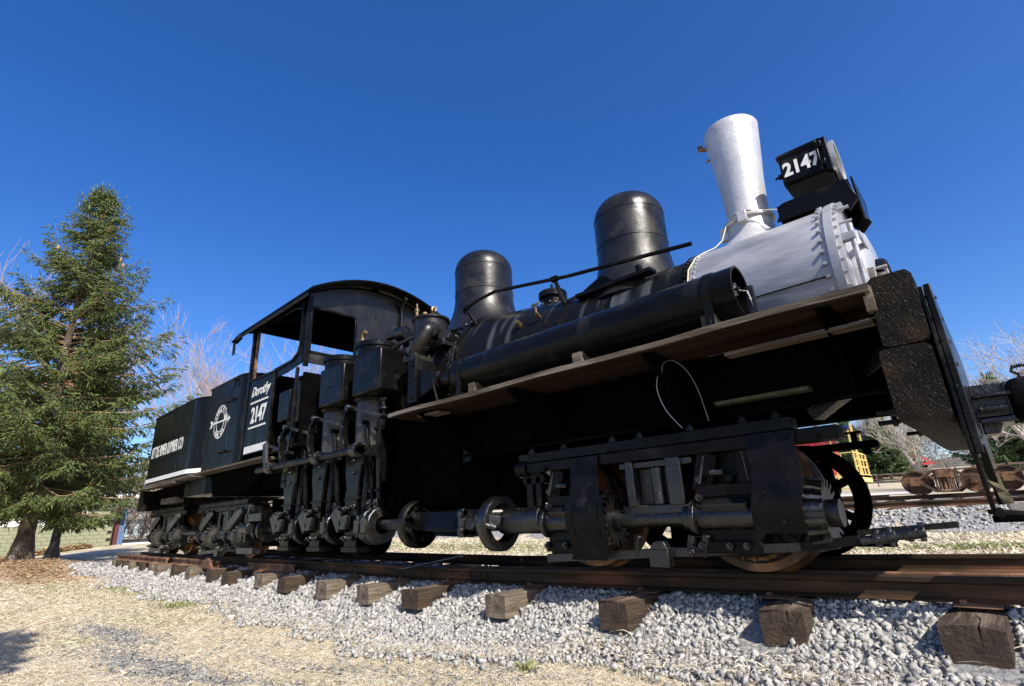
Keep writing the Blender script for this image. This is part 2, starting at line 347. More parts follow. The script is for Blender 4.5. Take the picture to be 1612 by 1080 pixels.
xs = np.unique(np.concatenate([np.linspace(-500, -60, 20), np.linspace(-60, -22, 50), np.linspace(-22, 3, 210), np.linspace(3, 30, 30), np.linspace(30, 400, 16)]))
ys = np.unique(np.concatenate([np.linspace(-150, -10, 12), np.linspace(-10, -6, 12), np.linspace(-6, 2.4, 100), np.linspace(2.4, 18, 60), np.linspace(18, 60, 40), np.linspace(60, 900, 30)]))
X, Y = np.meshgrid(xs, ys, indexing='ij'); Z = gz(X, Y)
rough = (RS.rand(*X.shape) - .5) * .02 * (np.abs(X) < 30) * (np.abs(Y) < 12)
V = np.stack([X, Y, Z + rough], -1).reshape(-1, 3); ny = len(ys)
I = (np.arange(len(xs) - 1)[:, None] * ny + np.arange(ny - 1)[None]).ravel()
F = np.stack([I, I + ny, I + ny + 1, I + 1], 1)
def ground_mat():
    m = bpy.data.materials.new('dormant_lawn'); m.use_nodes = True
    n = m.node_tree.nodes; l = m.node_tree.links; b = n['Principled BSDF']; b.inputs['Roughness'].default_value = .95
    b.inputs['Specular IOR Level'].default_value = .1
    g = n.new('ShaderNodeNewGeometry')
    def noise(sc, det=5, st=(1, 1, 1)):
        mp = n.new('ShaderNodeMapping'); mp.inputs['Scale'].default_value = st; l.new(g.outputs['Position'], mp.inputs[0])
        a = n.new('ShaderNodeTexNoise'); a.inputs['Scale'].default_value = sc; a.inputs['Detail'].default_value = det; l.new(mp.outputs[0], a.inputs[0]); return a.outputs[0]
    def ramp(x, p0, p1, c0, c1):
        r = n.new('ShaderNodeValToRGB'); e = r.color_ramp.elements; e[0].position = p0; e[1].position = p1; e[0].color = (*c0, 1); e[1].color = (*c1, 1)
        l.new(x, r.inputs[0]); return r.outputs[0]
    def mix(f, a, c):
        x = n.new('ShaderNodeMix'); x.data_type = 'RGBA'; l.new(f, x.inputs[0]); l.new(a, x.inputs[6])
        if isinstance(c, tuple): x.inputs[7].default_value = (*c, 1)
        else: l.new(c, x.inputs[7])
        return x.outputs[2]
    base = ramp(noise(7, 8), .3, .7, (.48, .40, .28), (.66, .58, .44))
    fine = ramp(noise(60, 6), .35, .7, (.40, .32, .21), (.68, .60, .46)); base = mix(ramp(noise(2.1), .3, .7, (.2,) * 3, (.7,) * 3), base, fine)
    green = ramp(noise(.35, 6, (1, 2.6, 1)), .50, .66, (0, 0, 0), (.75,) * 3)
    base = mix(green, base, ramp(noise(16), .3, .7, (.16, .19, .07), (.42, .36, .18)))
    bare = ramp(noise(.8, 7, (1, 1.8, 1)), .60, .68, (0, 0, 0), (.8,) * 3)
    base = mix(bare, base, ramp(noise(40), .3, .7, (.16, .16, .17), (.30, .30, .31)))
    l.new(base, b.inputs['Base Color'])
    bp = n.new('ShaderNodeBump'); bp.inputs['Distance'].default_value = .03; l.new(noise(45, 8), bp.inputs['Height']); l.new(bp.outputs[0], b.inputs['Normal'])
    return m
M['ground'] = ground_mat()
o = npobj('ground', V, F, 'ground', smooth=True); tag(o, kind='structure')

# gravel bed surface sheets under the loose stones
M['gravelbed'] = mat('fine_grey_gravel', (.13, .13, .13), (.42, .41, .40), 30, .95, bump=.02, bscale=55, detail=8)
def bed(name, x0, x1, y0, y1, nx, nyy, up=.006, wob=.12):
    a = np.linspace(x0, x1, nx); t = np.linspace(0, 1, nyy)
    X, T = np.meshgrid(a, t, indexing='ij')
    w0 = wob * (np.sin(a * 2.1) + .6 * np.sin(a * 5.3 + 1) + .3 * RS.rand(nx))
    Y = y0 + w0[:, None] * (1 - T) + (y1 - y0) * T
    V = np.stack([X, Y, gz(X, Y) + up + .012 * RS.rand(*X.shape)], -1).reshape(-1, 3)
    I = (np.arange(nx - 1)[:, None] * nyy + np.arange(nyy - 1)[None]).ravel()
    return tag(npobj(name, V, np.stack([I, I + nyy, I + nyy + 1, I + 1], 1), 'gravelbed', smooth=True), kind='structure')
bed('far_ballast_bed', -34, 30, 10.9, 15.9, 160, 14, .014, .2)
bed('back_ballast_bed', -34, 30, 18.6, 22.3, 120, 6, .014, .2)
bed('caboose_track_bed', -34, -3.5, 23.4, 27.6, 90, 6, .014, .2)
M['path'] = mat('pale_gravel_path', (.52, .50, .46), (.60, .58, .54), 6, .95)
bed('path', -60, 60, 33.5, 36.5, 80, 4, .02, .3).data.materials[0] = M['path']

# ------------------------------------------------------------------ loose stones and grass
def rock_protos(k=14):
    out = []
    for i in range(k):
        bm = bmesh.new()
        for j in range(7):
            p = Vector(RS.randn(3)).normalized() * (.72 + .55 * RS.rand()); p.x *= 1.12; p.z *= .8; p.y *= .85 + .3 * RS.rand()
            bm.verts.new(p)
        r = bmesh.ops.convex_hull(bm, input=bm.verts)
        bmesh.ops.delete(bm, geom=[v for v in r['geom_interior'] if isinstance(v, bmesh.types.BMVert)] , context='VERTS') if r['geom_interior'] else None
        bmesh.ops.triangulate(bm, faces=bm.faces)
        bm.verts.ensure_lookup_table(); bm.verts.index_update()
        out.append((np.array([v.co[:] for v in bm.verts]), np.array([[v.index for v in f.verts] for f in bm.faces]))); bm.free()
    return out
ROCKS = rock_protos()
def rotmats(n):
    q = RS.randn(n, 4); q /= np.linalg.norm(q, axis=1)[:, None]; w, x, y, z = q.T
    return np.stack([np.stack([1 - 2 * (y * y + z * z), 2 * (x * y - z * w), 2 * (x * z + y * w)], -1),
                     np.stack([2 * (x * y + z * w), 1 - 2 * (x * x + z * z), 2 * (y * z - x * w)], -1),
                     np.stack([2 * (x * z - y * w), 2 * (y * z + x * w), 1 - 2 * (x * x + y * y)], -1)], 1)
def scatter_rocks(name, P, size, m, flat=1):
    n = len(P); kind = RS.randint(0, len(ROCKS), n); Rm = rotmats(n); Vs = []; Fs = []; off = 0
    for k, (v, f) in enumerate(ROCKS):
        idx = np.where(kind == k)[0]
        if not len(idx): continue
        vv = np.einsum('nij,vj->nvi', Rm[idx], v) * size[idx][:, None, None] * np.array([1, 1, flat]) + P[idx][:, None]
        Vs.append(vv.reshape(-1, 3)); ff = f[None] + (np.arange(len(idx)) * len(v))[:, None, None] + off
        Fs.append(ff.reshape(-1, 3)); off += len(idx) * len(v)
    return tag(npobj(name, np.concatenate(Vs), np.concatenate(Fs), m), kind='stuff')
def rnd(n, a, b): return a + (b - a) * RS.rand(n)
CAMP = np.array([0, -4.75, .41])
def lod(P, dref, pw=1.0):
    d = np.linalg.norm(P - CAMP, axis=1); return np.minimum(1, (dref / d) ** pw), d
TIE_X_ = [1.9, .85, -.295, -1.30, -2.26, -3.42, -4.58, -5.42, -6.39, -7.36, -8.3, -9.30, -10.2, -11.2, -12.1, -13.1, -13.75, -14.45, -15.25, -15.95, -16.5, -17.0]
edge = lambda x: -1.62 + .12 * np.sin(x * 2.1) + .1 * np.sin(x * .9 + 2) + .07 * np.sin(x * 5.3 + 1) - lerp(x, [-17, -9, -5, -2.6, -1.2, 2], [.35, .4, .42, .15, .02, .1])
def main_bed():
    a = np.linspace(-17.8, 9, 300); t = np.linspace(0, 1, 36); X, T = np.meshgrid(a, t, indexing='ij')
    e = edge(a) + .10 + .05 * RS.rand(300); Y = e[:, None] * (1 - T) + 1.9 * T
    V = np.stack([X, Y, gz(X, Y) + .010 + .012 * RS.rand(*X.shape)], -1).reshape(-1, 3)
    I = (np.arange(299)[:, None] * 36 + np.arange(35)[None]).ravel()
    tag(npobj('ballast_bed', V, np.stack([I, I + 36, I + 37, I + 1], 1), 'gravelbed', smooth=True), kind='structure')
main_bed()
N = 190000
x = rnd(N, -17.8, 2.2); y = rnd(N, -2.5, -.72); e = edge(x)
keep = RS.rand(N) < 1 / (1 + np.exp((e - y) / .055))
P = np.stack([x, y, gz(x, y)], 1)[keep]
pr, d = lod(P, 3.2, 1.35); s = RS.rand(len(P)) < pr * .92; P, d = P[s], d[s]
size = (.012 + .022 * RS.rand(len(P)) ** 1.6) * np.maximum(1, (d / 4.5) ** .62)
for tx_ in TIE_X_: P[(np.abs(P[:, 0] - tx_) < .135) & (P[:, 1] > -1.36) & (P[:, 1] < 1.3), 2] = -9
ok_ = P[:, 2] > -5; P, size = P[ok_], size[ok_]
P[:, 2] += .014 + size * .5 * RS.rand(len(P))
scatter_rocks('ballast_stones', P, size, 'rock')
N = 9000
x = rnd(N, -14, 1.5); y = rnd(N, -.74, 1.9); P = np.stack([x, y, gz(x, y) + .02], 1)
pr, d = lod(P, 4, 1.2); P = P[RS.rand(N) < pr]
scatter_rocks('ballast_stones_between_the_rails', P, .025 + .02 * RS.rand(len(P)), 'rock').name = 'ballast_stones'
N = 6000
x = rnd(N, -12, 3); y = rnd(N, 10.9, 13); P = np.stack([x, y, gz(x, y) + .015], 1)
scatter_rocks('far_ballast_stones', P, .035 + .03 * RS.rand(N), 'rock')
# grey stones lying in the worn patches of the lawn
pat = [(-5.4, -3.35, 1.3, .28, 1500), (-7.2, -3.2, 1.3, .22, 1100), (-4.1, -3.05, 1.2, .2, 600), (-4.0, -2.6, 1.3, .25, 420), (-2.9, -2.35, 1.1, .25, 260), (-6.0, -2.6, 2.5, .4, 260), (-2.6, -2.0, 1.0, .3, 300)]
Ps = []
for cx, cy, sx, sy, k in pat:
    a = RS.randn(k) * sx * .5; Ps.append(np.stack([cx + a, cy + RS.randn(k) * sy * .5 + .12 * a, np.zeros(k)], 1))
P = np.concatenate(Ps); P[:, 2] = gz(P[:, 0], P[:, 1]) + .006
scatter_rocks('field_stones', P, .008 + .026 * RS.rand(len(P)) ** 2.0, 'greyrock', .4)

def blades(name, P, L, w, m, lean=1.0, wind=None):
    n = len(P); a = rnd(n, 0, 2 * PI) if wind is None else wind + RS.randn(n) * .9
    dx, dy = np.cos(a), np.sin(a); up = (.12 + .5 * RS.rand(n)) * lean
    d1 = np.stack([dx * (1 - up * .5), dy * (1 - up * .5), up + .1], 1); d2 = np.stack([dx, dy, up * .5 - .35 * RS.rand(n)], 1)
    side = np.stack([-dy, dx, RS.randn(n) * .4], 1) * (w / 2)[:, None]
    p0 = P; p1 = P + d1 * (L * .5)[:, None]; p2 = p1 + d2 * (L * .5)[:, None]
    V = np.stack([p0 - side, p0 + side, p1 - side * .8, p1 + side * .8, p2], 1).reshape(-1, 3)
    b = (np.arange(n) * 5)[:, None]
    F = np.concatenate([b + [0, 1, 3], b + [0, 3, 2], b + [2, 3, 4]], 0)
    return tag(npobj(name, V, F, m), kind='stuff')
N = 1100000
x = rnd(N, -19, 1.5); y = rnd(N, -5.2, -1.2); e = edge(x)
P = np.stack([x, y, gz(x, y) + .004], 1)
pr, d = lod(P, 3.1, 1.15)
patch = np.zeros(N)
for cx, cy, sx, sy, k in pat:
    patch += (min(k, 1200) / 1200) * np.exp(-(((x - cx) / sx) ** 2 + ((y - cy - .12 * (x - cx)) / (sy * .9)) ** 2) * 1.3)
gap = .5 + .5 * np.sin(x * 3.1 + 2 * np.sin(y * 4)) * np.sin(y * 9 + x)
k = (RS.rand(N) < pr) & (RS.rand(N) > patch * 1.25) & (RS.rand(N) < 1 / (1 + np.exp((y - e) / .07))) & (RS.rand(N) < .45 + .55 * gap) & ~((x > -21.5) & (x < -14.5) & (y > -3.6) & (y < -2.0) & (RS.rand(N) < .9))
k &= (x < y * 1.0 + 3.6)
P, d = P[k], d[k]; n = len(P)
print('blades', n)
blades('dry_grass', P, (.035 + .05 * RS.rand(n)) * np.maximum(1, d / 7), (.0015 + .0012 * RS.rand(n)) * np.maximum(1, (d / 3.2) ** .85), 'straw', .55)
for cx, cy, sx, sy, k in ((-1.2, 4.6, 2.2, .45, 5200), (-.2, 7.2, 2.0, .5, 3800), (-12, 7, 6, 1.2, 6000), (-9, 4.2, 3, .5, 3500), (-.6, 3.0, 1.2, .25, 1500)):
    P = np.stack([cx + RS.randn(k) * sx * .6, cy + RS.randn(k) * sy * .6, np.zeros(k)], 1); P[:, 2] = gz(P[:, 0], P[:, 1]); blades('green_grass', P, .07 + .06 * RS.rand(k), .012 + .01 * RS.rand(k), 'greengrass', 1.3)
N = 60000
x = rnd(N, -22, 4); y = rnd(N, 2.0, 10.9); P = np.stack([x, y, gz(x, y)], 1); pr, d = lod(P, 9, 1.2); P = P[RS.rand(N) < pr]; n = len(P)
blades('lawn_grass_behind_the_track', P, .09 + .1 * RS.rand(n), .014 + .01 * RS.rand(n), 'straw').name = 'lawn_grass'
pts = []
for cx, cy, sx, sy, k in [(-9.9, -2.12, .8, .08, 900), (-8.6, -2.2, .3, .09, 500), (-11.8, -2.2, 1.3, .1, 700), (-13.5, -2.9, 1.6, .18, 700), (-5.2, -1.75, .08, .04, 60), (-2.55, -1.95, .07, .04, 90), (-4.4, -2.1, .05, .04, 40)]:
    pts.append(np.stack([cx + RS.randn(k) * sx * .5, cy + RS.randn(k) * sy, np.zeros(k)], 1))
P = np.concatenate(pts); P[:, 2] = gz(P[:, 0], P[:, 1]); n = len(P)
blades('green_grass', P, .05 + .05 * RS.rand(n), .006 + .005 * RS.rand(n), 'greengrass', 1.6)
# straws caught among the stones
N = 5000
x = rnd(N, -9, 1); y = edge(x) + np.abs(RS.randn(N)) * .18; P = np.stack([x, y, gz(x, y) + .03], 1)
blades('straw_among_the_stones', P, .07 + .08 * RS.rand(N), .0028 + .002 * RS.rand(N), 'straw', .5).name = 'loose_straw'
# pine straw litter under the spruce and leaves by the wall
def litter(name, c, s, k, L):
    P = np.stack([c[0] + RS.randn(k) * s[0], c[1] + RS.randn(k) * s[1], np.zeros(k)], 1); P[:, 2] = gz(P[:, 0], P[:, 1]) + .01
    return blades(name, P, L + .06 * RS.rand(k), .012 + .014 * RS.rand(k), 'litter', .6)
litter('pine_straw', (-18.2, -2.75), (1.9, .42), 8000, .06)
exec_later = []
# ------------------------------------------------------------------ rails and ties
RP = [(-.066, -.152), (.066, -.152), (.066, -.143), (.012, -.128), (.008, -.048), (.034, -.038), (.034, -.006), (.028, 0), (-.028, 0), (-.034, -.006), (-.034, -.038), (-.008, -.048), (-.012, -.128), (-.066, -.143)]
def rail_mesh(L, sc=1.0, seg=1):
    g = G(); g.prism([(a * sc, b * sc) for a, b in RP], -L / 2, L / 2, ax='x'); return g
def rail(name, x0, x1, y0, y1, z0, z1, m, label, group=None, sc=.84, roll=0, bars=()):
    L = math.hypot(x1 - x0, y1 - y0)
    g = rail_mesh(L, sc)
    e = empty(name, ((x0 + x1) / 2, (y0 + y1) / 2, (z0 + z1) / 2), label, 'rail', group)
    e.rotation_euler = (roll, -math.atan2(z1 - z0, L), math.atan2(y1 - y0, x1 - x0))
    obj('rail_bar', g, m, e, bevel=.003)
    for bx in bars:
        h = G(); h.box(bx - .3, bx + .3, -.034 * sc, -.014 * sc, -.12 * sc, -.045 * sc)
        j = obj('joint_bar', h, m, e, bevel=.003)
        q = G()
        for i in range(4): q.nut((bx - .23 + .153 * i, -.034 * sc, -.082 * sc), (0, -1, 0), .016, .014)
        obj('joint_bolt', q, m, e)
    return e
RZ = -.128   # underside of the rails
rail('rail', -4.995, 6, -.752, -.752, -.10, .0886, 'rail', 'near running rail under the front truck, nearest the camera', bars=(-4.9,))
rail('rail', -16.9, -5.005, -.752, -.752, -.06, -.10, 'rail', 'near running rail under the cab and tender')
rail('rail', -4.995, 6, .752, .752, -.10, .0886, 'rail', 'far running rail behind the front truck')
rail('rail', -16.6, -5.005, .752, .752, -.06, -.10, 'rail', 'far running rail behind the cab and tender')
rail('rail', -5.0, 6.0, -.50, -.515, -.106, .082, 'railrust', 'spare rusty rail lying just inside the near running rail')
rail('rail', -16.9, -10.4, -1.00, -1.11, -.085, -.115, 'railrust', 'long loose rusty rail lying on the tie ends under the tender', 'loose rails')
rail('rail', -17.2, -13.0, -1.17, -1.20, -.085, -.10, 'railrust', 'outermost loose rusty rail beyond the rear end of the tender', 'loose rails')
rail('rail', -9.45, -7.95, -.98, -.93, -.125, -.125, 'railrust', 'short rusty rail offcut on the ties below the cab', 'loose rails')
g = G(); g.prism([(-10.95, -.226), (-10.62, -.06), (-10.52, -.06), (-10.3, -.226)], -1.26, -1.22)
tag(obj('iron_plate', g, 'railrust', bevel=.003), 'rusty triangular iron plate leaning on the loose rail ends', 'iron plate')
g = G(); g.beam((-5.28, -1.0, -.12), (-4.72, -.55, 0), .13, .02)
tag(obj('iron_plate', g, 'iron', bevel=.003), 'dark flat plate propped across the near rail below the crank disc', 'iron plate')

def tie_geo(seed, L=2.6, w=.24, h=.19):
    r = random.Random(seed); g = G(); rings = []
    nx = 17
    ph = r.random() * 6
    for i in range(nx):
        t = i / (nx - 1); y = -L / 2 + t * L
        j = .006
        chip = 1 - (.05 * (i == 0) + .03 * (i == nx - 1))
        prof = [(-.5, 0), (-.5, -.5), (-.48, -1), (0, -1), (.48, -1), (.5, -.5), (.5, 0), (.46, .02 / h * 0), (.2, 0), (0, 0), (-.2, 0), (-.46, 0)]
        ring = []
        for a, b in prof:
            rd = .012 if abs(a) >= .45 and b == 0 else 0
            ring.append(((a * w * chip + r.uniform(-j, j)), y + r.uniform(-.006, .006), b * h * chip - rd + r.uniform(-j, j)))
        rings.append(ring)
    # a drying split in the near end: the end profile is notched from the top and the notch closes inward
    cut = r.choice((-1, 1)) * r.uniform(.05, .2)
    for k in (0, 1):
        ring = rings[k]
        ring[9] = (cut * w, ring[9][1] + .001, (-.5 if k == 0 else -.04) * h)
        ring[8] = (cut * w + .006, ring[8][1], ring[8][2]); ring[10] = (cut * w - .006, ring[10][1], ring[10][2])
    g.loft(rings)
    return g
TIES = []
for s in range(4):
    g = tie_geo(s, 2.6, .24 + .012 * s, .19 + .01 * (s % 3))
    me_o = obj('railroad_tie', g, 'tie' if s % 2 else 'tie2', smooth=False); TIES.append(me_o); COL.objects.unlink(me_o)
tie_x = [1.9, .85, -.295, -1.30, -2.26, -3.42, -4.58, -5.42, -6.39, -7.36, -8.3, -9.30, -10.2, -11.2, -12.1, -13.1, -13.75, -14.45, -15.25, -15.95, -16.5, -17.0]
# (left end y offset, rotation, label) for each tie counted from the right of the photograph
tl = ['tie just outside the right edge of the picture near the camera', 'dark weathered tie hidden right of the big dark tie',
      'big dark brown tie at the right edge, its end standing clear of the stones', 'dark reddish tie end standing on stones below the front wheel',
      'grey topped tie with one crack in its dark end, right of the doubly cracked tie', 'grey bleached tie with a cross shaped crack, below the curved gear guard',
      'long tan tie with rounded split end, left of the cross cracked tie', 'tie with a rusty plate on top below the square drive shaft',
      'dark grained tie below the crank disc, its side lit', 'lit brown tie with a rotten top below the three cylinders', 'low grey tie deep in ballast below the cab door',
      'brown tie below the short rail offcut', 'pale tie left of the brown tie below the bunker', 'dark tie where the loose rail ends',
      'pale tie under the middle of the long loose rail', 'thicker tie under the triangular iron plate', 'grey tie under the loose rails right of the tender end',
      'narrow tie below the rear truck', 'brown tie under the overlapping loose rails', 'pale tie third from the left end of the track', 'second to last tie at the far left end of the track', 'last dark tie at the far left end of the track']
for i, xx in enumerate(tie_x):
    src = TIES[(i * 3 + i // 4) % 4 if i not in (2, 3) else 3 - 2 * (i % 2)]
    o = bpy.data.objects.new('railroad_tie', src.data); COL.objects.link(o)
    yo = [0, 0, .04, .03, -.02, -.05, -.06, -.03, -.05, -.06, -.01, -.08, 0, -.03, -.02, -.06, 0, 0, -.02, 0, -.02, 0][i]
    o.location = (xx, yo, RZ - .008 + float(dzt(xx))); o.rotation_euler = (0, random.uniform(-.03, .03), random.uniform(-.05, .05) if i > 3 else [0, 0, -.02, .10][i])
    if i == 2: o.scale = (.96, 1, 1.0); o.rotation_euler = (.02, 0, -.02)
    if i == 3: o.scale = (1.02, 1, 1.0)
    tag(o, tl[i], 'railroad tie', 'ties of the locomotive track')
for o in TIES: bpy.data.objects.remove(o)
def end_cracks():
    pass
tp = G(); tp.box(-.36 - .15, -.36 + .13, -.86, -.62, -.1335, -.1295)
k = 0
for xx in tie_x[2:12]:
    zz_ = float(dzt(xx)); g = G(); g.box(xx - .10, xx + .10, -.93, -.60, zz_ - .134, zz_ - .1275)
    g.box(xx - .075, xx - .045, -.85, -.82, zz_ - .13, zz_ - .108); g.box(xx + .05, xx + .08, -.695, -.665, zz_ - .13, zz_ - .108)
    tag(obj('tie_plate', g, 'railrust', bevel=.002), 'rusty spiked plate on the ' + ' '.join(tl[tie_x.index(xx)].split(',')[0].split()[:11]), 'tie plate', 'tie plates')
# second track
def TIEWORDS(i, n):
    return 'half buried in its gravel bed'
def track2(y0, zr, x0, x1, nm, ties, lab, sp, off):
    rail('rail', x0, x1, y0, y0, zr, zr, 'rail', 'dark rail, near one of the ' + nm, sc=.95)
    rail('rail', x0, x1, y0 + 1.5, y0 + 1.5, zr, zr, 'rail', 'dark rail, far one of the ' + nm, sc=.95)
    src = None
    for i in range(ties):
        g = tie_geo(20 + i % 3, 2.6, .24, .17)
        if i < 3: src = obj('railroad_tie', g, 'tie', smooth=False); cur = src
        else: cur = bpy.data.objects.new('railroad_tie', bpy.data.objects[src.name].data); COL.objects.link(cur)
        cur.location = (x1 - off - i * sp + random.uniform(-.05, .05), y0 + .75 + random.uniform(-.06, .06), zr - .147)
        cur.rotation_euler = (0, 0, random.uniform(-.03, .03))
        tag(cur, lab[:-1].replace('tie', 'tie') if 0 else 'tie of the %s, %s' % (lab.split('of the ')[1], TIEWORDS(i, ties)), 'railroad tie', lab)
track2(12.45, .31, -30, 6, 'second track behind the locomotive', 34, 'ties of the second track', .72, 2)
track2(19.6, .475, -30, 14, 'third track under the rusty wheel trucks', 30, 'ties of the third track', .9, 3)
rail('rail', -30, -4.4, 24.5, 24.5, .56, .56, 'rail', 'dark rail, near one under the red caboose')
rail('rail', -30, -4.4, 26, 26, .56, .56, 'rail', 'dark rail, far one under the red caboose')

# ------------------------------------------------------------------ truck builder
def gear_ring(g, y0, R, r, teeth, th, cx=0, cz=.455, face=-1):
    """bevel gear: ring around Y axis with radial teeth on the -Y side"""
    g.lathe([(r, y0), (R, y0), (R, y0 + th), (r, y0 + th), (r, y0)], (cx, 0, cz), 'y', 40)
    for i in range(teeth):
        a = 2 * PI * i / teeth; c, s = math.cos(a), math.sin(a)
        p0 = (cx + s * (r + .01), y0 - .012, cz + c * (r + .01)); p1 = (cx + s * (R + .004), y0 - .022, cz + c * (R + .004))
        g.beam(p0, p1, .017, .045, up=(0, 1, 0))
def pinion(g, x, y, z, R, w, teeth):
    g.lathe([(.05, x - w / 2), (R * .82, x - w / 2), (R * .72, x + w / 2), (.05, x + w / 2)], (0, y, z), 'x', 30)
    for i in range(teeth):
        a = 2 * PI * i / teeth; c, s = math.cos(a), math.sin(a)
        g.beam((x - w / 2 - .004, y + c * R * .9, z + s * R * .9), (x + w / 2 + .004, y + c * R * .8, z + s * R * .8), .022, R * .24, up=(0, c, s))
ZS = .37; YS = -1.06      # line shaft
def truck(parent, cx, guards, front_clear=False):
    T = {}
    L = lambda v: cx + v
    ax = (-.67, .67)
    root = G()
    # near side frame
    g = G()
    g.box(L(-1.22), L(1.12), -1.12, -.97, .885, .965); g.box(L(-1.20), L(1.37), -1.135, -.96, .795, .878)
    fr = obj('side_frame', g, 'iron', parent, bevel=.006)
    g = G(); g.prism([(L(-.95), .055), (L(1.02), .155), (L(1.06), .175), (L(1.06), .215), (L(-.95), .12)], -1.12, -1.04)
    obj('lower_tie_bar', g, 'grease', parent, bevel=.005)
    g = G()
    for xx in (-1.12, -.75, -.25, .0, .42, .8, 1.02): g.nut((L(xx), -1.04, .965), (0, 0, 1), .032, .03)
    for xx in (-.9, -.55, .95, 1.25): g.nut((L(xx), -1.137, .82), (0, -1, 0), .02, .02)
    obj('frame_nut', g, 'iron', fr).name = 'frame_nut'
    for k, a in enumerate(ax):
        g = G()   # pedestal casting
        pg = [(L(a + .14), .57), (L(a + .17), .30), (L(a + .12), .12), (L(a - .25), .12), (L(a - .29), .34), (L(a - .24), .57)]
        g.prism(pg, -1.09, -.93)
        g.beam((L(a - .14), -1.06, .80), (L(a - .215), -1.06, .55), .05, .14); g.beam((L(a + .12), -1.06, .80), (L(a + .13), -1.06, .55), .045, .14); g.box(L(a - .2), L(a + .14), -1.0, -.97, .55, .8); g.cyl((L(a - .03), -1.0, .62), (L(a - .03), -1.05, .62), .035, n=8)
        g.box(L(a - .24), L(a + .15), -1.115, -1.07, .50, .58)
        g.box(L(a - .27), L(a + .14), -1.13, -1.085, .14, .22)
        pd = obj('pedestal', g, 'iron', parent, bevel=.006)
        g = G()
        for px, pz in ((-.22, .5), (-.24, .19), (-.05, .19), (.06, .19), (.08, .45), (-.2, .62)):
            g.nut((L(a + px), -1.115 if pz > .25 else -1.13, pz), (0, -1, 0), .026, .03)
        g.cyl((L(a - .12), -1.13, .66), (L(a - .04), -1.1, .66), .022, n=8)
        obj('pedestal_bolt', g, 'grease', pd)
        g = G(); g.cyl((L(a - .36), YS, ZS), (L(a + .14), YS, ZS), .088, n=24); g.cyl((L(a - .30), YS, ZS), (L(a - .26), YS, ZS), .125, n=24)
        g.beam((L(a - .05), YS - .1, ZS + .1), (L(a - .05), YS + .12, ZS - .14), .3, .06)
        obj('shaft_bearing', g, 'grease', parent, bevel=.004)
        for sgn in (-1, 1):
            g = G(); wy = sgn * .69
            prof = [(.0, wy - sgn * .06), (.10, wy - sgn * .06), (.12, wy - sgn * .01), (.36, wy + sgn * .03), (.40, wy - sgn * .03), (.482, wy - sgn * .03), (.482, wy - sgn * .0), (.455, wy + sgn * .015), (.45, wy + sgn * .13), (.38, wy + sgn * .13), (.36, wy + sgn * .07), (.12, wy + sgn * .05), (.10, wy + sgn * .12), (0, wy + sgn * .12)]
            g.lathe(prof, (L(a), 0, .457), 'y', 48)
            if sgn > 0:
                g = G(); g.lathe([(.36, wy - .06), (.482, wy - .06), (.482, wy - .02), (.455, wy + .0), (.45, wy + .12), (.36, wy + .12), (.36, wy - .06)], (L(a), 0, .457), 'y', 48)
                g.lathe([(0, wy - .08), (.12, wy - .08), (.12, wy + .13), (0, wy + .13)], (L(a), 0, .457), 'y', 24)
                for q in range(7):
                    t_ = 2 * PI * q / 7 + .25; g.beam((L(a) + .1 * math.sin(t_), wy + .03, .457 + .1 * math.cos(t_)), (L(a) + .37 * math.sin(t_), wy + .03, .457 + .37 * math.cos(t_)), .06, .12, up=(0, 1, 0))
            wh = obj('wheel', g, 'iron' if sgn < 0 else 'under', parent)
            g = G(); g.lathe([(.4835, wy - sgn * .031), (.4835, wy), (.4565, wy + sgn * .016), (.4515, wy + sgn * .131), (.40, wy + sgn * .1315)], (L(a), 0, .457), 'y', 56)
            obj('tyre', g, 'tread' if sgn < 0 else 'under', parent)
        g = G(); g.cyl((L(a), -.93, .457), (L(a), .95, .457), .075, n=16); obj('axle', g, 'grease', parent)
        g = G(); gear_ring(g, -.868, .375, .22, 30, .045, L(a)); g.cyl((L(a), -.88, .457), (L(a), -.93, .457), .13, n=20)
        for q in range(8):
            an = 2 * PI * q / 8; g.nut((L(a) + .27 * math.sin(an), -.87, .457 + .27 * math.cos(an)), (0, -1, 0), .014, .015)
        obj('bevel_gear', g, 'geargrease' if not guards else 'geargrease', parent)
        g = G(); po = .50 if (guards and a > 0) else .345; pinion(g, L(a + po), YS, ZS, (.215 if a > 0 else .205) if guards else .215, .10, 19); g.cyl((L(a + po + .04), YS, ZS), (L(a + po + .11), YS, ZS), .08, n=16)
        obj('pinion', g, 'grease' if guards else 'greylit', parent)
    for a in ax:     # pale strips that paint sunlit edge highlights on the castings
        g = G(); g.beam((L(a - .135), -1.148, .775), (L(a - .195), -1.148, .59), .012, .012); g.beam((L(a + .125), -1.148, .78), (L(a + .14), -1.148, .59), .010, .010)
        obj('casting_edge_glint', g, 'greylit', parent, bevel=.002)
    g = G(); g.cyl((L(-1.35), YS, ZS), (L(1.24), YS, ZS), .058, n=18); obj('drive_shaft', g, 'grease', parent)
    # centre column and bolster
    g = G()
    for a, b in ((-.12, -.05), (.22, .34)): g.box(L(a), L(b), -1.12, -.98, .46, .80)
    g.box(L(-.18), L(.42), -1.1, -.96, .40, .47); g.box(L(-.18), L(.42), -1.1, -.99, .74, .79)
    g.box(L(-.05), L(.22), -1.03, -.98, .47, .74)
    g.cyl((L(.12), -1.06, .47), (L(.12), -1.06, .74), .05, n=14)
    obj('bolster_column', g, 'grease', parent, bevel=.008)
    g = G(); g.box(L(-.2), L(.4), -.95, .95, .62, .84); g.cyl((L(.1), 0, .84), (L(.1), 0, 1.0), .25, n=28)
    obj('bolster', g, 'under', parent, bevel=.006)
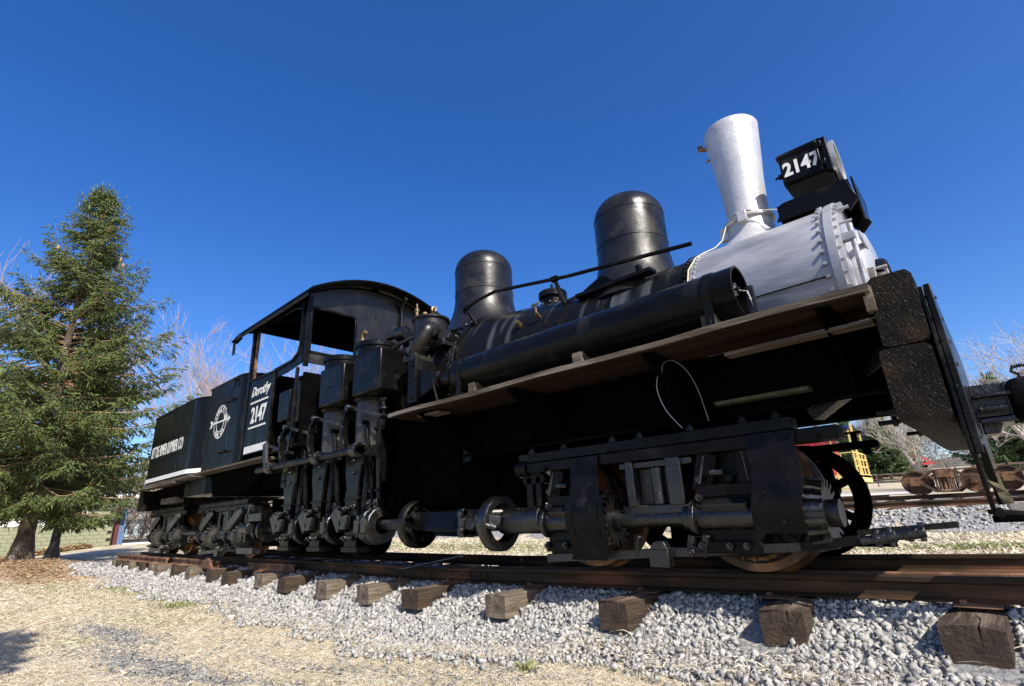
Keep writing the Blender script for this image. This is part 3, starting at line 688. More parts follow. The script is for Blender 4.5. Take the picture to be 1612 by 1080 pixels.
    # far side frame
    g = G(); g.box(L(-1.2), L(1.25), .96, 1.1, .885, .95); g.box(L(-1.0), L(1.15), .98, 1.06, 1.03, 1.045); g.box(L(1.06), L(1.10), .99, 1.05, .94, 1.04); g.box(L(1.12), L(1.18), 1.0, 1.06, .83, .9); g.box(L(-1.0), L(1.2), .98, 1.06, .04, .12)
    for a in ax: g.prism([(L(a - .16), .8), (L(a + .16), .8), (L(a + .2), .1), (L(a - .2), .1)], .96, 1.08)
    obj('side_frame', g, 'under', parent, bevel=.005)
    # brake beams, hangers, clutter
    g = G()
    for xx in (-1.12,) + ((1.12,) if not front_clear else ()):
        g.box(L(xx - .04), L(xx + .04), -.85, .85, .28, .36)
        for yy in (-.74, .74): g.prism([(L(xx - .06), .2), (L(xx + .05), .2), (L(xx + .05), .55), (L(xx - .06), .55)], yy - .05, yy + .05)
    obj('brake_rigging', g, 'under', parent, bevel=.004)
    g = G(); g.box(L(.04), L(.19), -1.18, -1.1, .05, .17); g.prism([(L(.04), .165), (L(.19), .165), (L(.16), .22), (L(.08), .22)], -1.175, -1.1)
    for xx in (-.1, .32, .42): g.beam((L(xx), -1.1, .12), (L(xx + .04), -1.12, .26), .04, .05)
    g.nut((L(.36), -1.16, .15), (0, -1, 0), .03, .03)
    obj('spring_clamp', g, 'grease', parent, bevel=.006)
    # slanted straps beside the column
    g = G(); g.beam((L(-.38), -1.0, .8), (L(-.22), -1.03, .36), .07, .02, up=(1, 0, 0)); g.tube([(L(.56), -1.0, .80), (L(.48), -1.01, .77), (L(.44), -1.02, .68), (L(.42), -1.03, .42)], .028, 8)
    obj('hanger_strap', g, 'iron', parent, bevel=.003)
    if not guards:
        for a in ax:
            g = G(); g.beam((L(a + .34), -1.13, .80), (L(a - .02), -1.19, .50), .07, .10); g.beam((L(a + .16), -1.13, .80), (L(a - .16), -1.17, .52), .05, .08)
            g.cyl((L(a + .16), YS, ZS), (L(a + .26), YS, ZS), .16, n=20)
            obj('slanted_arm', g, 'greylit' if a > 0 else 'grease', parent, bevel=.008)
    if guards:
        for a, x0, w, lab in ((-.67, .17, .27, 'narrow'), (.67, .33, .29, 'wide')):
            path = [(-.97, .875), (-1.155, .865), (-1.16, .70), (-1.21, .60), (-1.275, .50), (-1.29, .38), (-1.255, .26), (-1.20, .15), (-1.19, .09)]
            if a > 0: path = [(-1.0, .885), (-1.165, .875), (-1.18, .74), (-1.23, .64), (-1.295, .55), (-1.31, .42), (-1.28, .32), (-1.25, .27)]
            def xo(z): return (.03 + .05 * math.sin((z - .15) * 7)) if a < 0 else (.02 * math.sin(z * 14))
            vs = []; th = .006
            for (yy, zz) in path:
                c = L(a + x0 + xo(zz) + (0 if a > 0 else .02)); hw = w / 2 + (.03 if (a < 0 and zz < .6) else 0)
                vs += [(c - hw + (.03 if zz > .7 and a < 0 else 0), yy, zz), (c + hw + (.03 if zz > .7 and a < 0 else 0), yy, zz)]
            n = len(path); g = G(); vs2 = [(p[0], p[1] + th, p[2] - .002) for p in vs]
            fs = [(2 * i, 2 * i + 1, 2 * i + 3, 2 * i + 2) for i in range(n - 1)] + [(2 * n + 2 * i, 2 * n + 2 * i + 2, 2 * n + 2 * i + 3, 2 * n + 2 * i + 1) for i in range(n - 1)]
            for i in range(n - 1):
                fs += [(2 * i, 2 * i + 2, 2 * n + 2 * i + 2, 2 * n + 2 * i), (2 * i + 1, 2 * n + 2 * i + 1, 2 * n + 2 * i + 3, 2 * i + 3)]
            fs += [(0, 2 * n, 2 * n + 1, 1), (2 * n - 2, 2 * n - 1, 4 * n - 1, 4 * n - 2)]
            g.add(vs + vs2, fs)
            gd = obj('gear_guard', g, 'iron', parent, label='curved sheet guard with riveted patches over the gears' if a < 0 else 'wide plain sheet guard hanging over the front gears')
            g = G()
            if a < 0:
                for dx in (-.11, -.0, .11):
                    for zz in (.52, .44, .36, .27): g.dome((L(a + x0 + .05 + dx), -1.298, zz), (0, -1, 0), .010)
                obj('rivet', g, 'iron', gd, kind='stuff')
                for dx in (-.115, .115):
                    h = G(); h.add([(L(a + x0 + .05 + dx - .035), yy - .006, zz) for yy, zz in path[4:7]] + [(L(a + x0 + .05 + dx + .035), yy - .006, zz) for yy, zz in path[4:7]], [(0, 1, 4, 3), (1, 2, 5, 4)])
                    obj('patch_plate', h, 'iron', gd)
            else:
                for dx, zz in ((-.06, .5), (.02, .33)): g.dome((L(a + x0 + dx), -1.31, zz), (0, -1, 0), .014)
                obj('rivet', g, 'iron', gd, kind='stuff')

# ================================================================== THE LOCOMOTIVE
loco = empty('steam_locomotive', (0, 0, 0), 'black geared steam locomotive with silver smokestack and smokebox, number 2147', 'locomotive')
def LP(name, g, m, **k): return obj(name, g, m, loco, **k)
BY, BZ = .10, 2.07
# ---- boiler
prof = [(.0, -7.35), (.92, -7.35), (.92, -4.95), (.905, -4.62), (.86, -4.30), (.80, -3.7), (.745, -3.2), (.69, -2.7), (.676, -2.3), (.672, -1.64)]
g = G(); g.lathe(prof, (0, BY, BZ), 'x', 72); boiler = LP('boiler', g, 'streak')
g = G(); g.box(-7.3, -4.58, BY - .80, BY + .80, .55, 2.05); g.box(-7.2, -4.66, BY - .85, BY + .85, 1.35, 2.2); LP('firebox', g, 'under', bevel=.01)
g = G()
for xx, r in ((-4.66, .917), (-1.72, .685)):
    for i in range(64):
        a = 2 * PI * i / 64; g.dome((xx, BY + math.cos(a) * r, BZ + math.sin(a) * r), (0, math.cos(a), math.sin(a)), .024)
for i in range(64):
    a = 2 * PI * (i + .5) / 64; g.dome((-4.60, BY + math.cos(a) * .914, BZ + math.sin(a) * .914), (0, math.cos(a), math.sin(a)), .016)
obj('rivet', g, 'iron', boiler, kind='stuff')
g = G()
for xx, r in ((-4.53, .905), (-3.1, .743), (-2.52, .683)): g.lathe([(r - .01, xx - .025), (r + .006, xx - .025), (r + .006, xx + .025), (r - .01, xx + .025)], (0, BY, BZ), 'x', 64)
obj('boiler_band', g, 'iron', boiler)
g = G()
for i in range(3): a = math.radians(128 - i * 1); g.dome((-3.55 + i * .11, BY + math.cos(math.radians(118)) * .79, BZ + math.sin(math.radians(118)) * .79), (0, -.5, .86), .022)
for i in range(5): g.dome((-3.35 + i * .16, BY - .12, BZ + .745 - i * .012), (0, -.1, 1), .022)
obj('washout_plug', g, 'iron', boiler, kind='stuff')
g = G(); a = math.radians(150); yy, zz = BY + math.cos(a) * .79, BZ + math.sin(a) * .79
g.cyl((-3.35, yy, zz), (-3.35, yy - .06, zz + .035), .02, n=10); g.cyl((-3.35, yy - .06, zz + .035), (-3.35, yy - .07, zz + .13), .012, n=8); g.cyl((-3.40, yy - .07, zz + .13), (-3.30, yy - .07, zz + .13), .014, n=8)
g.cyl((-3.62, yy - .02, zz - .03), (-3.62, yy - .09, zz), .03, n=6)
obj('check_valve', g, 'brass', boiler)
# ---- domes
def dome(name, cx, r, zb, zt, rb, m, lab, zf):
    h = []
    for i in range(13):        # flared skirt
        t = i / 12; h.append((r + (rb - r) * (1 - t) ** 2.2, zb + (zf - zb) * t))
    h += [(r, zt - r * .75)]
    for i in range(1, 13):
        t = PI / 2 * i / 12; h.append((r * math.cos(t) ** .85 if i < 12 else .0, zt - r * .75 + r * .75 * math.sin(t)))
    g = G(); g.lathe(h, (cx, BY, 0), 'z', 48); d = LP(name, g, m, label=lab)
    g = G(); g.lathe([(r - .002, zf - .006), (r + .006, zf), (r + .006, zf + .012), (r - .002, zf + .016)], (cx, BY, 0), 'z', 48)
    g.lathe([(r - .002, zt - r * .80), (r + .005, zt - r * .79), (r + .005, zt - r * .76), (r - .002, zt - r * .75)], (cx, BY, 0), 'z', 48)
    obj('dome_seam', g, m, d)
    return d
dome('sand_dome', -2.50, .395, 2.50, 3.87, .58, 'dented', 'taller black dome nearer the smokestack', 3.20)
d = dome('steam_dome', -4.90, .415, 2.72, 4.09, .68, 'dented', 'wider black dome next to the cab', 3.40)
g = G(); g.box(-2.95, -2.05, BY - .56, BY - .43, 2.60, 2.64); g.prism([(-2.86, 2.66), (-2.62, 2.76), (-2.56, 2.72), (-2.5, 2.66)], BY - .53, BY - .47); g.cyl((-2.2, BY - .5, 2.62), (-2.2, BY - .5, 2.72), .035, n=10)
LP('sand_valve', g, 'iron', bevel=.004)
g = G(); g.lathe([(0, 3.06), (.17, 3.06), (.18, 3.05), (.18, 2.98), (.14, 2.97), (.15, 2.7)], (-3.67, BY, 0), 'z', 28); g.cyl((-3.6, BY - .1, 3.06), (-3.6, BY - .1, 3.12), .018, n=8)
LP('filler_cap', g, 'iron')
# ---- smokebox
g = G(); g.lathe([(.0, -1.68), (.675, -1.68), (.69, -1.65), (.69, -.575), (.715, -.575), (.72, -.515), (.66, -.515), (.655, -.485), (0, -.485)], (0, BY, BZ), 'x', 80)
smk = LP('smokebox', g, 'silver', label='silver painted smokebox with bolted front ring')
g = G(); g.box(-1.6, -.62, BY - .702, BY - .685, BZ - .10, BZ - .094); obj('seam', g, 'iron', smk)
g = G()
for i in range(44):
    a = 2 * PI * i / 44; c, s = math.cos(a), math.sin(a)
    g.cyl((-.615, BY + c * .69, BZ + s * .69), (-.615, BY + c * .722, BZ + s * .722), .018, .015, n=8)
    g.nut((-.515, BY + c * .695, BZ + s * .695), (1, 0, 0), .016, .016)
for i in range(64):
    a = 2 * PI * i / 64; c, s = math.cos(a), math.sin(a); g.dome((-1.62, BY + c * .69, BZ + s * .69), (0, c, s), .016)
obj('bolt', g, 'silver', smk, kind='stuff')
g = G(); g.lathe([(.0, -.36), (.30, -.365), (.40, -.385), (.45, -.43), (.46, -.485)], (0, BY, BZ), 'x', 56)
g.box(-.385, -.37, BY - .56, BY - .2, BZ + .17, BZ + .23); g.box(-.385, -.37, BY - .56, BY - .2, BZ - .29, BZ - .23)
g.cyl((-.42, BY - .58, BZ - .36), (-.42, BY - .58, BZ + .30), .02, n=12)
for zz in (.20, -.26): g.box(-.49, -.40, BY - .61, BY - .55, BZ + zz - .03, BZ + zz + .03)
door = obj('smokebox_door', g, 'silver', smk, bevel=.003)
g = G(); g.cyl((-.49, BY - .42, BZ + .52), (-.41, BY - .42, BZ + .52), .012, n=10); g.cyl((-.49, BY - .55, BZ + .34), (-.40, BY - .55, BZ + .34), .011, n=10); g.cyl((-.36, BY - .3, BZ + .0), (-.29, BY - .3, BZ + .0), .011, n=10); g.box(-.49, -.455, BY - .38, BY - .31, BZ + .55, BZ + .60)
g.lathe([(.05, -.36), (.10, -.35), (.11, -.32), (.08, -.31), (.05, -.31)], (0, BY, BZ), 'x', 24)
obj('door_stud', g, 'silver', smk)
g = G(); g.lathe([(.24, -.47), (.28, -.32), (.30, -.30), (.32, -.32), (.34, -.47)], (0, BY, BZ - .16), 'x', 40); obj('front_ring', g, 'iron', smk)
# ---- smokestack
SX = -1.24
h = [(.34, 2.66), (.30, 2.72), (.24, 2.78), (.212, 2.84), (.205, 2.92), (.195, 3.0), (.19, 3.08), (.192, 3.2), (.203, 3.4), (.222, 3.6), (.242, 3.82), (.255, 3.98), (.261, 4.04), (.257, 4.052), (.242, 4.052), (.235, 4.0), (.17, 3.2), (.17, 2.8)]
g = G(); g.lathe(h, (SX, BY, 0), 'z', 56); stk = LP('smokestack', g, 'stack', label='flared silver smokestack')
g = G(); g.lathe([(.20, 2.955), (.228, 2.96), (.228, 2.99), (.20, 2.995)], (SX, BY, 0), 'z', 48)
g.box(SX - .03, SX + .05, BY - .26, BY - .20, 2.90, 3.0); g.box(SX - .27, SX - .19, BY - .08, BY - .02, 2.86, 2.99); obj('clamp', g, 'stack', stk, bevel=.003)
g = G(); g.tube([(SX + .205 * math.cos(a), BY + .215 * math.sin(a), 2.995 + .012 * math.sin(3 * a)) for a in [2 * PI * i / 40 for i in range(41)]], .007, 6)
obj('wire', g, 'rusty', stk)
g = G(); g.tube([(SX - .22, BY - .08, 3.92), (SX - .28, BY - .09, 3.94), (SX - .30, BY - .10, 3.96)], .022, 8); g.cyl((SX - .29, BY - .1, 3.93), (SX - .29, BY - .1, 3.98), .026, n=10); g.cyl((SX - .22, BY - .1, 3.78), (SX - .26, BY - .1, 3.77), .012, n=6)
obj('spark_bracket', g, 'brass', stk)
g = G(); g.tube([(-.86, BY - .20, 2.83), (-.95, BY - .22, 2.90), (-1.02, BY - .2, 2.94), (-1.2, BY - .24, 2.97), (-1.40, BY - .2, 2.93), (-1.44, BY - .25, 2.78), (-1.50, BY - .30, 2.71), (-1.59, BY - .36, 2.67), (-1.64, BY - .46, 2.60), (-1.67, BY - .60, 2.44), (-1.67, BY - .66, 2.3)], .0055, 8)
LP('lamp_cable', g, 'lightwire')
# ---- headlamp and its bracket
g = G(); y0, y1 = BY - .26, BY + .26
g.prism([(-.95, 2.745), (-.87, 2.905), (-.40, 2.905), (-.34, 2.70), (-.42, 2.62), (-.50, 2.74)], y0 - .02, y0)
g.box(-.90, -.38, y0, y1, 2.885, 2.91); g.prism([(y0 - .02, 2.905), (y1 + .02, 2.905), (y1 - .08, 2.70), (BY, 2.63), (y0 + .08, 2.66)], -.36, -.345, ax='x')
g.box(-.93, -.86, y0, y1, 2.76, 2.90); g.prism([(-.95, 2.745), (-.87, 2.905), (-.40, 2.905), (-.34, 2.70), (-.42, 2.62), (-.50, 2.74)], y1, y1 + .02)
LP('lamp_bracket', g, 'black', bevel=.003)
g = G(); g.loft([[(-.78, BY - .15, 2.912), (-.46, BY - .15, 2.912), (-.46, BY + .15, 2.912), (-.78, BY + .15, 2.912)], [(-.81, BY - .20, 3.085), (-.47, BY - .20, 3.085), (-.47, BY + .20, 3.085), (-.81, BY + .20, 3.085)]])
g.box(-.84, -.50, BY - .225, BY + .225, 3.085, 3.37); g.prism([(-.86, 3.372), (-.47, 3.372), (-.50, 3.40), (-.84, 3.40)], BY - .235, BY + .235)
g.box(-.5, -.455, BY - .24, BY + .24, 3.06, 3.39)
for zz in (3.12, 3.3): g.box(-.53, -.49, BY - .26, BY - .235, zz, zz + .06)
g.cyl((-.53, BY - .245, 3.08), (-.53, BY - .245, 3.38), .012, n=8); g.cyl((-.87, BY - .2, 3.2), (-.84, BY - .2, 3.2), .025, n=10); g.cyl((-.9, BY - .2, 3.2), (-.86, BY - .2, 3.2), .012, n=8)
lamp = LP('headlamp', g, 'black', bevel=.004, label='square black headlamp with white numbers 2147')
g = G()
for a in ((-.83, -.515, 3.10, 3.112), (-.83, -.515, 3.352, 3.364), (-.83, -.818, 3.112, 3.352), (-.527, -.515, 3.112, 3.352)): g.box(a[0], a[1], BY - .234, BY - .226, a[2], a[3])
nb = obj('number_board', g, 'iron', lamp)
text('numeral', '2147', .18, lamp, 'white', (-.672, BY - .228, 3.168), offset=.007, sx=.83, align='CENTER')
g = G(); g.lathe([(0, -.448), (.165, -.448), (.19, -.445), (.19, -.43), (.17, -.43)], (0, BY, 3.23), 'x', 36); obj('lens', g, 'glass', lamp)
g = G(); g.lathe([(.175, -.455), (.175, -.42), (.205, -.42), (.205, -.455), (.175, -.455)], (0, BY, 3.23), 'x', 36); g.box(-.455, -.44, BY - .2, BY + .2, 3.06, 3.09); obj('lens_ring', g, 'silver', lamp)
# ---- handrail
g = G(); g.tube([(-4.55, -.62, 2.86), (-4.50, -.62, 2.92), (-4.30, -.58, 2.985), (-4.05, -.55, 3.02), (-3.0, -.50, 2.86), (-1.62, -.45, 2.71)], .021, 10); LP('handrail', g, 'black')
for xx, z1, ya, yb, zb in ((-4.5, 2.92, -.62, -.50, 2.72), (-3.17, 2.885, -.51, -.42, 2.60)):
    g = G(); g.cyl((xx, ya, z1), (xx + .05, yb, zb), .022, .034, n=10); g.cyl((xx - .035, ya, z1), (xx + .035, ya, z1), .036, n=12); g.cyl((xx + .05, yb - .01, zb), (xx + .05, yb + .05, zb - .06), .05, n=12); LP('handrail_post', g, 'black')
# ---- air tank
TY, TZ, TR = -1.10, 1.862, .185
g = G(); g.lathe([(0, -4.20), (.09, -4.19), (.135, -4.14), (.18, -4.05), (TR, -4.0), (TR, -1.10), (TR + .003, -1.08), (TR - .014, -1.08), (TR - .014, -1.19), (.06, -1.21), (0, -1.21)], (0, TY, TZ), 'x', 48)
tank = LP('air_tank', g, 'black', label='long black cylinder above the running board')
g = G()
for xx in (-3.93, -1.27): g.lathe([(TR - .002, xx - .03), (TR + .008, xx - .03), (TR + .008, xx + .03), (TR - .002, xx + .03)], (0, TY, TZ), 'x', 44)
for xx in (-3.93, -1.27): g.box(xx - .03, xx + .03, TY - .18, TY - .165, 1.60, TZ); g.cyl((xx, TY - .172, 1.58), (xx, TY - .172, 1.66), .012, n=6)
obj('tank_strap', g, 'iron', tank)
g = G(); g.cyl((-1.205, TY + .03, TZ + .03), (-1.13, TY + .03, TZ + .03), .04, n=12); g.cyl((-1.13, TY + .03, TZ + .03), (-1.10, TY + .03, TZ + .03), .018, n=8); g.cyl((-1.13, TY + .03, TZ - .02), (-1.13, TY + .03, TZ + .08), .015, n=8)
g.tube([(-1.12, TY + .03, TZ + .02), (-1.06, TY + .05, TZ), (-1.04, TY + .06, TZ - .12), (-1.05, TY + .08, TZ - .25)], .012, 8); g.box(-1.07, -1.02, TY + .05, TY + .09, 1.70, TZ + .04)
obj('drain_valve', g, 'grease', tank)
for xx in (-3.82, -2.5, -1.35):
    g = G(); g.box(xx, xx + .10, TY - .14, TY + .16, 1.555, 1.71); LP('tank_block', g, 'deck', bevel=.004)
# pipe along the tank
g = G(); g.tube([(-4.55, -.92, 2.26), (-4.25, -.95, 1.98), (-4.15, -.95, 2.0), (-3.2, -.90, 2.10), (-2.6, -.85, 2.12)], .02, 8); g.cyl((-4.30, -.95, 1.97), (-4.18, -.95, 1.99), .03, n=8); g.cyl((-3.98, -.945, 2.015), (-3.93, -.94, 2.02), .028, n=8); LP('injector_pipe', g, 'iron')
# ---- running board planks
for i, (ya, yb) in enumerate(((-1.45, -1.27), (-1.262, -1.09), (-1.082, -.92))):
    g = G(); n = 24; rr = []
    for k in range(n):
        x_ = -4.92 + (4.6) * k / (n - 1); j = lambda: random.uniform(-.004, .004)
        w_ = .006 * math.sin(k * .7 + i)
        rr.append([(x_, ya + j() * (1 if i == 0 else .3), 1.508 + w_), (x_, yb, 1.508 + w_), (x_, yb, 1.548 + w_ + j() * .5), (x_, ya + j(), 1.548 + w_ + j() * .5)])
    g.loft(rr); LP('running_board_plank', g, 'deck', smooth=False)
g = G(); g.box(-4.86, -.345, -1.435, -.93, 1.494, 1.5005); LP('board_shade_sheet', g, 'shade_wood')  # added thin sheet whose dark colour stands for shade under the planks
g = G(); g.box(-1.22, -.36, -1.27, -1.16, 1.375, 1.395); LP('short_plank', g, 'deck')
g = G(); g.box(-.36, -.315, -1.40, -1.33, 1.40, 1.55); LP('wood_cleat', g, 'deck')
g = G(); g.box(-4.5, -4.15, -1.36, -1.20, 1.46, 1.475); LP('short_plank', g, 'deck')
g = G(); g.box(-1.5, -.85, -.86, -.76, 1.13, 1.155); LP('lower_ledge', g, 'mosswood')
# ---- main frame
g = G()
for yy in (-.62, .62):
    g.box(-15.0 if 0 else -11.4, -.36, yy - .012, yy + .012, 1.09, 1.46); g.box(-11.4, -.36, yy - .08, yy + .08, 1.075, 1.095); g.box(-11.4, -.36, yy - .08, yy + .08, 1.455, 1.485)
g.box(-11.4, -.36, -.6, .6, 1.30, 1.34)
g.box(-6.9, -.36, -.92, .92, 1.487, 1.4925)
fr = LP('main_frame', g, 'under', bevel=.004)
for xx in (-4.4, -3.1, -1.75, -.6):
    g = G(); g.prism([(-1.42, 1.505), (-.62, 1.505), (-.62, 1.10), (-.72, 1.10), (-1.42, 1.46)], xx, xx + .015, ax='x'); g.box(xx, xx + .07, -1.40, -.63, 1.49, 1.5055)
    LP('board_bracket', g, 'under')
g = G(); g.beam((-.95, -.40, 1.02), (-.32, -.66, 1.34), .12, .10); LP('diagonal_brace', g, 'grease', bevel=.006)
# drooping wires under the board
for p in ([(-1.72, -1.2, 1.38), (-1.70, -1.22, 1.44), (-1.62, -1.22, 1.46), (-1.52, -1.21, 1.36), (-1.47, -1.18, 1.2), (-1.45, -1.14, .98)], [(-1.74, -1.2, 1.40), (-1.80, -1.18, 1.28), (-1.76, -1.15, 1.1), (-1.66, -1.12, .96)]):
    q = []
    for i in range(len(p) - 1):
        a, b = Vector(p[i]), Vector(p[i + 1])
        for k in range(4): q.append(a.lerp(b, k / 4))
    q.append(Vector(p[-1]))
    for _ in range(3): q = [q[0]] + [(q[i - 1] + q[i] * 2 + q[i + 1]) / 4 for i in range(1, len(q) - 1)] + [q[-1]]
    g = G(); g.tube(q, .0026, 6); LP('loose_wire', g, 'wire')
# truss rods
g = G(); g.tube([(-7.0, -.45, 1.0), (-5.95, -.45, .57), (-4.6, -.45, .57), (-3.2, -.45, 1.02)], .022, 8); g.box(-4.68, -4.6, -.5, -.4, .57, .62); g.cyl((-4.62, -.45, .50), (-4.62, -.45, .58), .02, n=6); g.tube([(-6.2, .5, 1.0), (-5.4, .5, .60), (-4.3, .5, .60), (-2.6, .5, 1.05)], .022, 8); LP('truss_rod', g, 'under')
g = G(); g.box(-4.6, -4.5, -.1, .1, .72, .80); g.prism([(-7.2, .5), (-4.7, .5), (-4.55, .62), (-4.55, 1.0), (-7.2, 1.0)], -.62, .62); LP('ash_pan', g, 'under', bevel=.005)
# ---- pilot beams and front
def blk(x0, x1, y0, y1, z0, z1, r, cham=0):
    g = G(); rings = []
    pl = []
    for cx, cz, a in ((x1 - r, z1 - r, 0), (x0 + r, z1 - r, 90), (x0 + r, z0 + r, 180), (x1 - r, z0 + r, 270)):
        for k in range(4): t = math.radians(a + 30 * k); pl.append((cx + r * math.cos(t), cz + r * math.sin(t)))
    n = 14
    for k in range(n + 1):
        y = y0 + (y1 - y0) * k / n
        rings.append([(px + random.uniform(-.004, .004), y + (random.uniform(-.006, .006) if 0 < k < n else 0), pz + random.uniform(-.004, .004)) for px, pz in pl])
    g.loft(rings); return g
LP('pilot_beam', blk(-.335, -.128, -1.36, 1.36, 1.19, 1.60, .035), 'beam', smooth=False, label='upper square tarred beam end of cracked wood')
g = blk(-.365, -.135, -1.36, 1.36, .785, 1.182, .03)
LP('pilot_beam', g, 'beam', smooth=False, label='lower tarred beam end of cracked wood, set further back')
g = G()
g.box(-.120, -.099, -1.30, 1.1, .60, 1.50); g.box(-.0965, -.066, -1.302, 1.1, .60, 1.505)
plate = LP('pilot_plate', g, 'black', bevel=.004)
g = G()
for zz in np.linspace(.68, 1.44, 7): g.dome((-.064, -1.22, zz), (1, 0, 0), .012); g.dome((-.09, -1.302, zz), (0, -1, 0), .010)
obj('rivet', g, 'iron', plate, kind='stuff')
g = G(); g.beam((-.105, -1.26, .64), (-.10, -1.2, .31), .05, .02, up=(1, 0, 0)); g.beam((-.07, -1.22, .64), (-.065, -1.12, .36), .035, .03, up=(1, 0, 0)); g.beam((-.12, -1.2, .325), (.02, -1.15, .315), .05, .025); g.cyl((-.08, -1.24, .32), (-.08, -1.16, .32), .024, n=8)
LP('step_hanger', g, 'black', bevel=.004)
g = G(); rr = []
for k in range(9):
    t = k / 8; c = Vector((-.085 + .045 * t, -1.16, .585 - .225 * t)); w_ = .020 + .004 * math.sin(k * 2.1)
    rr.append([c + Vector((-w_ + random.uniform(-.005, .005), -.02 + random.uniform(-.01, .01), 0)), c + Vector((w_ + random.uniform(-.005, .005), -.01, 0)), c + Vector((w_, .07, 0)), c + Vector((-w_, .07, 0))])
g.loft(rr); LP('broken_wood_step', g, 'mosswood', smooth=False)
g = G(); g.box(-.045, .42, -1.06, -.86, .305, .365); LP('footboard_plank', g, 'flagstone', bevel=.006)
g = G(); g.beam((-.12, -.98, .285), (.45, -.98, .29), .2, .03); LP('footboard_iron', g, 'under')
g = G(); 
for zz, yy in ((.86, -1.28), (.80, -1.30), (.90, -.75), (.83, -.2)): g.cyl((-.46, yy + .02, zz), (-.36, yy + .02, zz), .013, n=8); g.cyl((-.395, yy + .02, zz), (-.372, yy + .02, zz), .026, n=6)
LP('tie_rod', g, 'black')
g = G(); g.beam((-.36, -.72, 1.58), (-.35, -.70, 1.90), .035, .03, up=(0, 1, 0)); LP('wooden_stake', g, 'ledge')
# coupler
g = G(); g.box(-.07, .14, -.14, .14, .88, 1.10); g.box(-.06, .20, -.20, .20, 1.005, 1.03); g.box(-.06, .13, -.17, .17, .84, .88); g.prism([(-.06, .78), (.02, .78), (.06, .86), (-.06, .86)], -.1, .1)
g.cyl((-.05, -.2, .93), (.10, -.2, .93), .02, n=10)
LP('coupler_pocket', g, 'grease', bevel=.008)
g = G(); g.lathe([(0, .82), (.13, .82), (.155, .86), (.155, 1.06), (.13, 1.10), (0, 1.10)], (.26, -.12, 0), 'z', 24); g.box(.10, .24, -.16, .04, .84, 1.09); g.tube([(.20, -.12, 1.10), (.20, -.12, 1.135), (.17, -.12, 1.16), (.18, -.12, 1.185), (.23, -.12, 1.19), (.255, -.12, 1.17), (.235, -.12, 1.135)], .013, 8)
g.box(.2, .5, .05, .2, .85, 1.08)
LP('coupler_knuckle', g, 'grease', bevel=.006)
# ---- front truck
FT = empty('truck', (0, 0, -.03), None, None); FT.parent = loco; tag(FT, 'front truck with sheet metal gear guards')
truck(FT, -2.06, True, True)
def TP(name, g, m, **k): return obj(name, g, m, FT, **k)
g = G(); g.beam((-1.02, -1.14, .16), (-.70, -1.16, .195), .04, .05); g.cyl((-.72, -1.16, .195), (-.60, -1.17, .205), .02, n=10)
LP('drag_link', g, 'iron', bevel=.004)
g = G()
tbp = lambda x: (x, -1.17 + (x + .66) * .1, .195 + (x + .66) * .16)
for x0, x1, r in ((-.70, -.62, .022), (-.64, -.53, .032), (-.545, -.50, .026), (-.50, -.43, .034), (-.44, -.40, .03)): g.cyl(tbp(x0), tbp(x1), r, n=9)
for xx, hh in ((-.615, .045), (-.555, .052), (-.47, .04), (-.415, .048)): p_ = Vector(tbp(xx)); g.cyl(p_ - Vector((0, 0, hh)), p_ + Vector((0, 0, hh)), .015, n=6); g.cyl(p_ - Vector((0, .045, 0)), p_ + Vector((0, .045, 0)), .017, n=6)
LP('turnbuckle', g, 'grease', bevel=.003)
g = G(); g.tube([(-1.0, .35, .16), (-.6, .33, .19), (-.36, .32, .21)], .022, 8); LP('drag_chain_rod', g, 'mosswood')
# hose of the far brake visible between spokes is left as plain iron
g = G(); g.cyl((-3.30, -1.09, .84), (-3.18, -1.09, .84), .075, n=24); g.cyl((-3.18, -1.09, .84), (-3.08, -1.09, .84), .04, n=12); TP('end_buffer', g, 'iron', bevel=.004)
g = G(); g.box(-3.22, -3.15, -1.1, -1.04, .42, .76); g.box(-3.11, -3.05, -1.1, -1.04, .42, .76); g.prism([(-3.25, .70), (-3.02, .70), (-3.0, .76), (-3.06, .80), (-3.2, .80), (-3.26, .76)], -1.1, -1.02); TP('shaft_hanger', g, 'iron', bevel=.005)
# ---- line shaft, universal joints, sleeve
g = G(); g.lathe([(.16, -3.68), (.235, -3.68), (.25, -3.66), (.25, -3.58), (.235, -3.56), (.175, -3.56), (.16, -3.68)], (0, YS, ZS - .02), 'x', 40)
g.cyl((-3.62, YS - .19, ZS + .05), (-3.62, YS + .19, ZS - .09), .03, n=10)
LP('universal_joint_ring', g, 'grease', label='big hooped ring of the drive shaft')
g = G(); g.cyl((-3.56, YS, ZS - .02), (-3.05, YS, ZS), .10, .12, n=22); g.beam((-3.62, YS - .2, ZS + .02), (-3.5, YS - .1, ZS), .06, .08); g.beam((-3.62, YS + .2, ZS - .04), (-3.5, YS + .1, ZS), .06, .08); g.cyl((-3.58, YS - .22, ZS - .03), (-3.50, YS - .16, ZS - .06), .03, n=8); LP('universal_joint_yoke', g, 'grease', bevel=.004)
g = G(); g.beam((-4.82, YS, ZS), (-4.02, YS, ZS - .025), .20, .20, up=(0, .35, 1)); slv = LP('square_drive_sleeve', g, 'black', bevel=.012)
g = G(); g.beam((-4.03, YS, ZS - .02), (-3.88, YS, ZS - .03), .15, .15, up=(0, .35, 1)); g.cyl((-3.9, YS, ZS - .03), (-3.62, YS, ZS - .03), .062, n=16); g.cyl((-3.9, YS, ZS - .03), (-3.84, YS, ZS - .03), .075, n=16)
for dz in (-.07, .07): g.cyl((-4.0, YS - .12, ZS + dz), (-4.0, YS - .16, ZS + dz), .035, n=8); g.cyl((-4.06, YS - .10, ZS + dz * 1.3), (-3.98, YS - .10, ZS + dz * 1.3), .04, n=8)
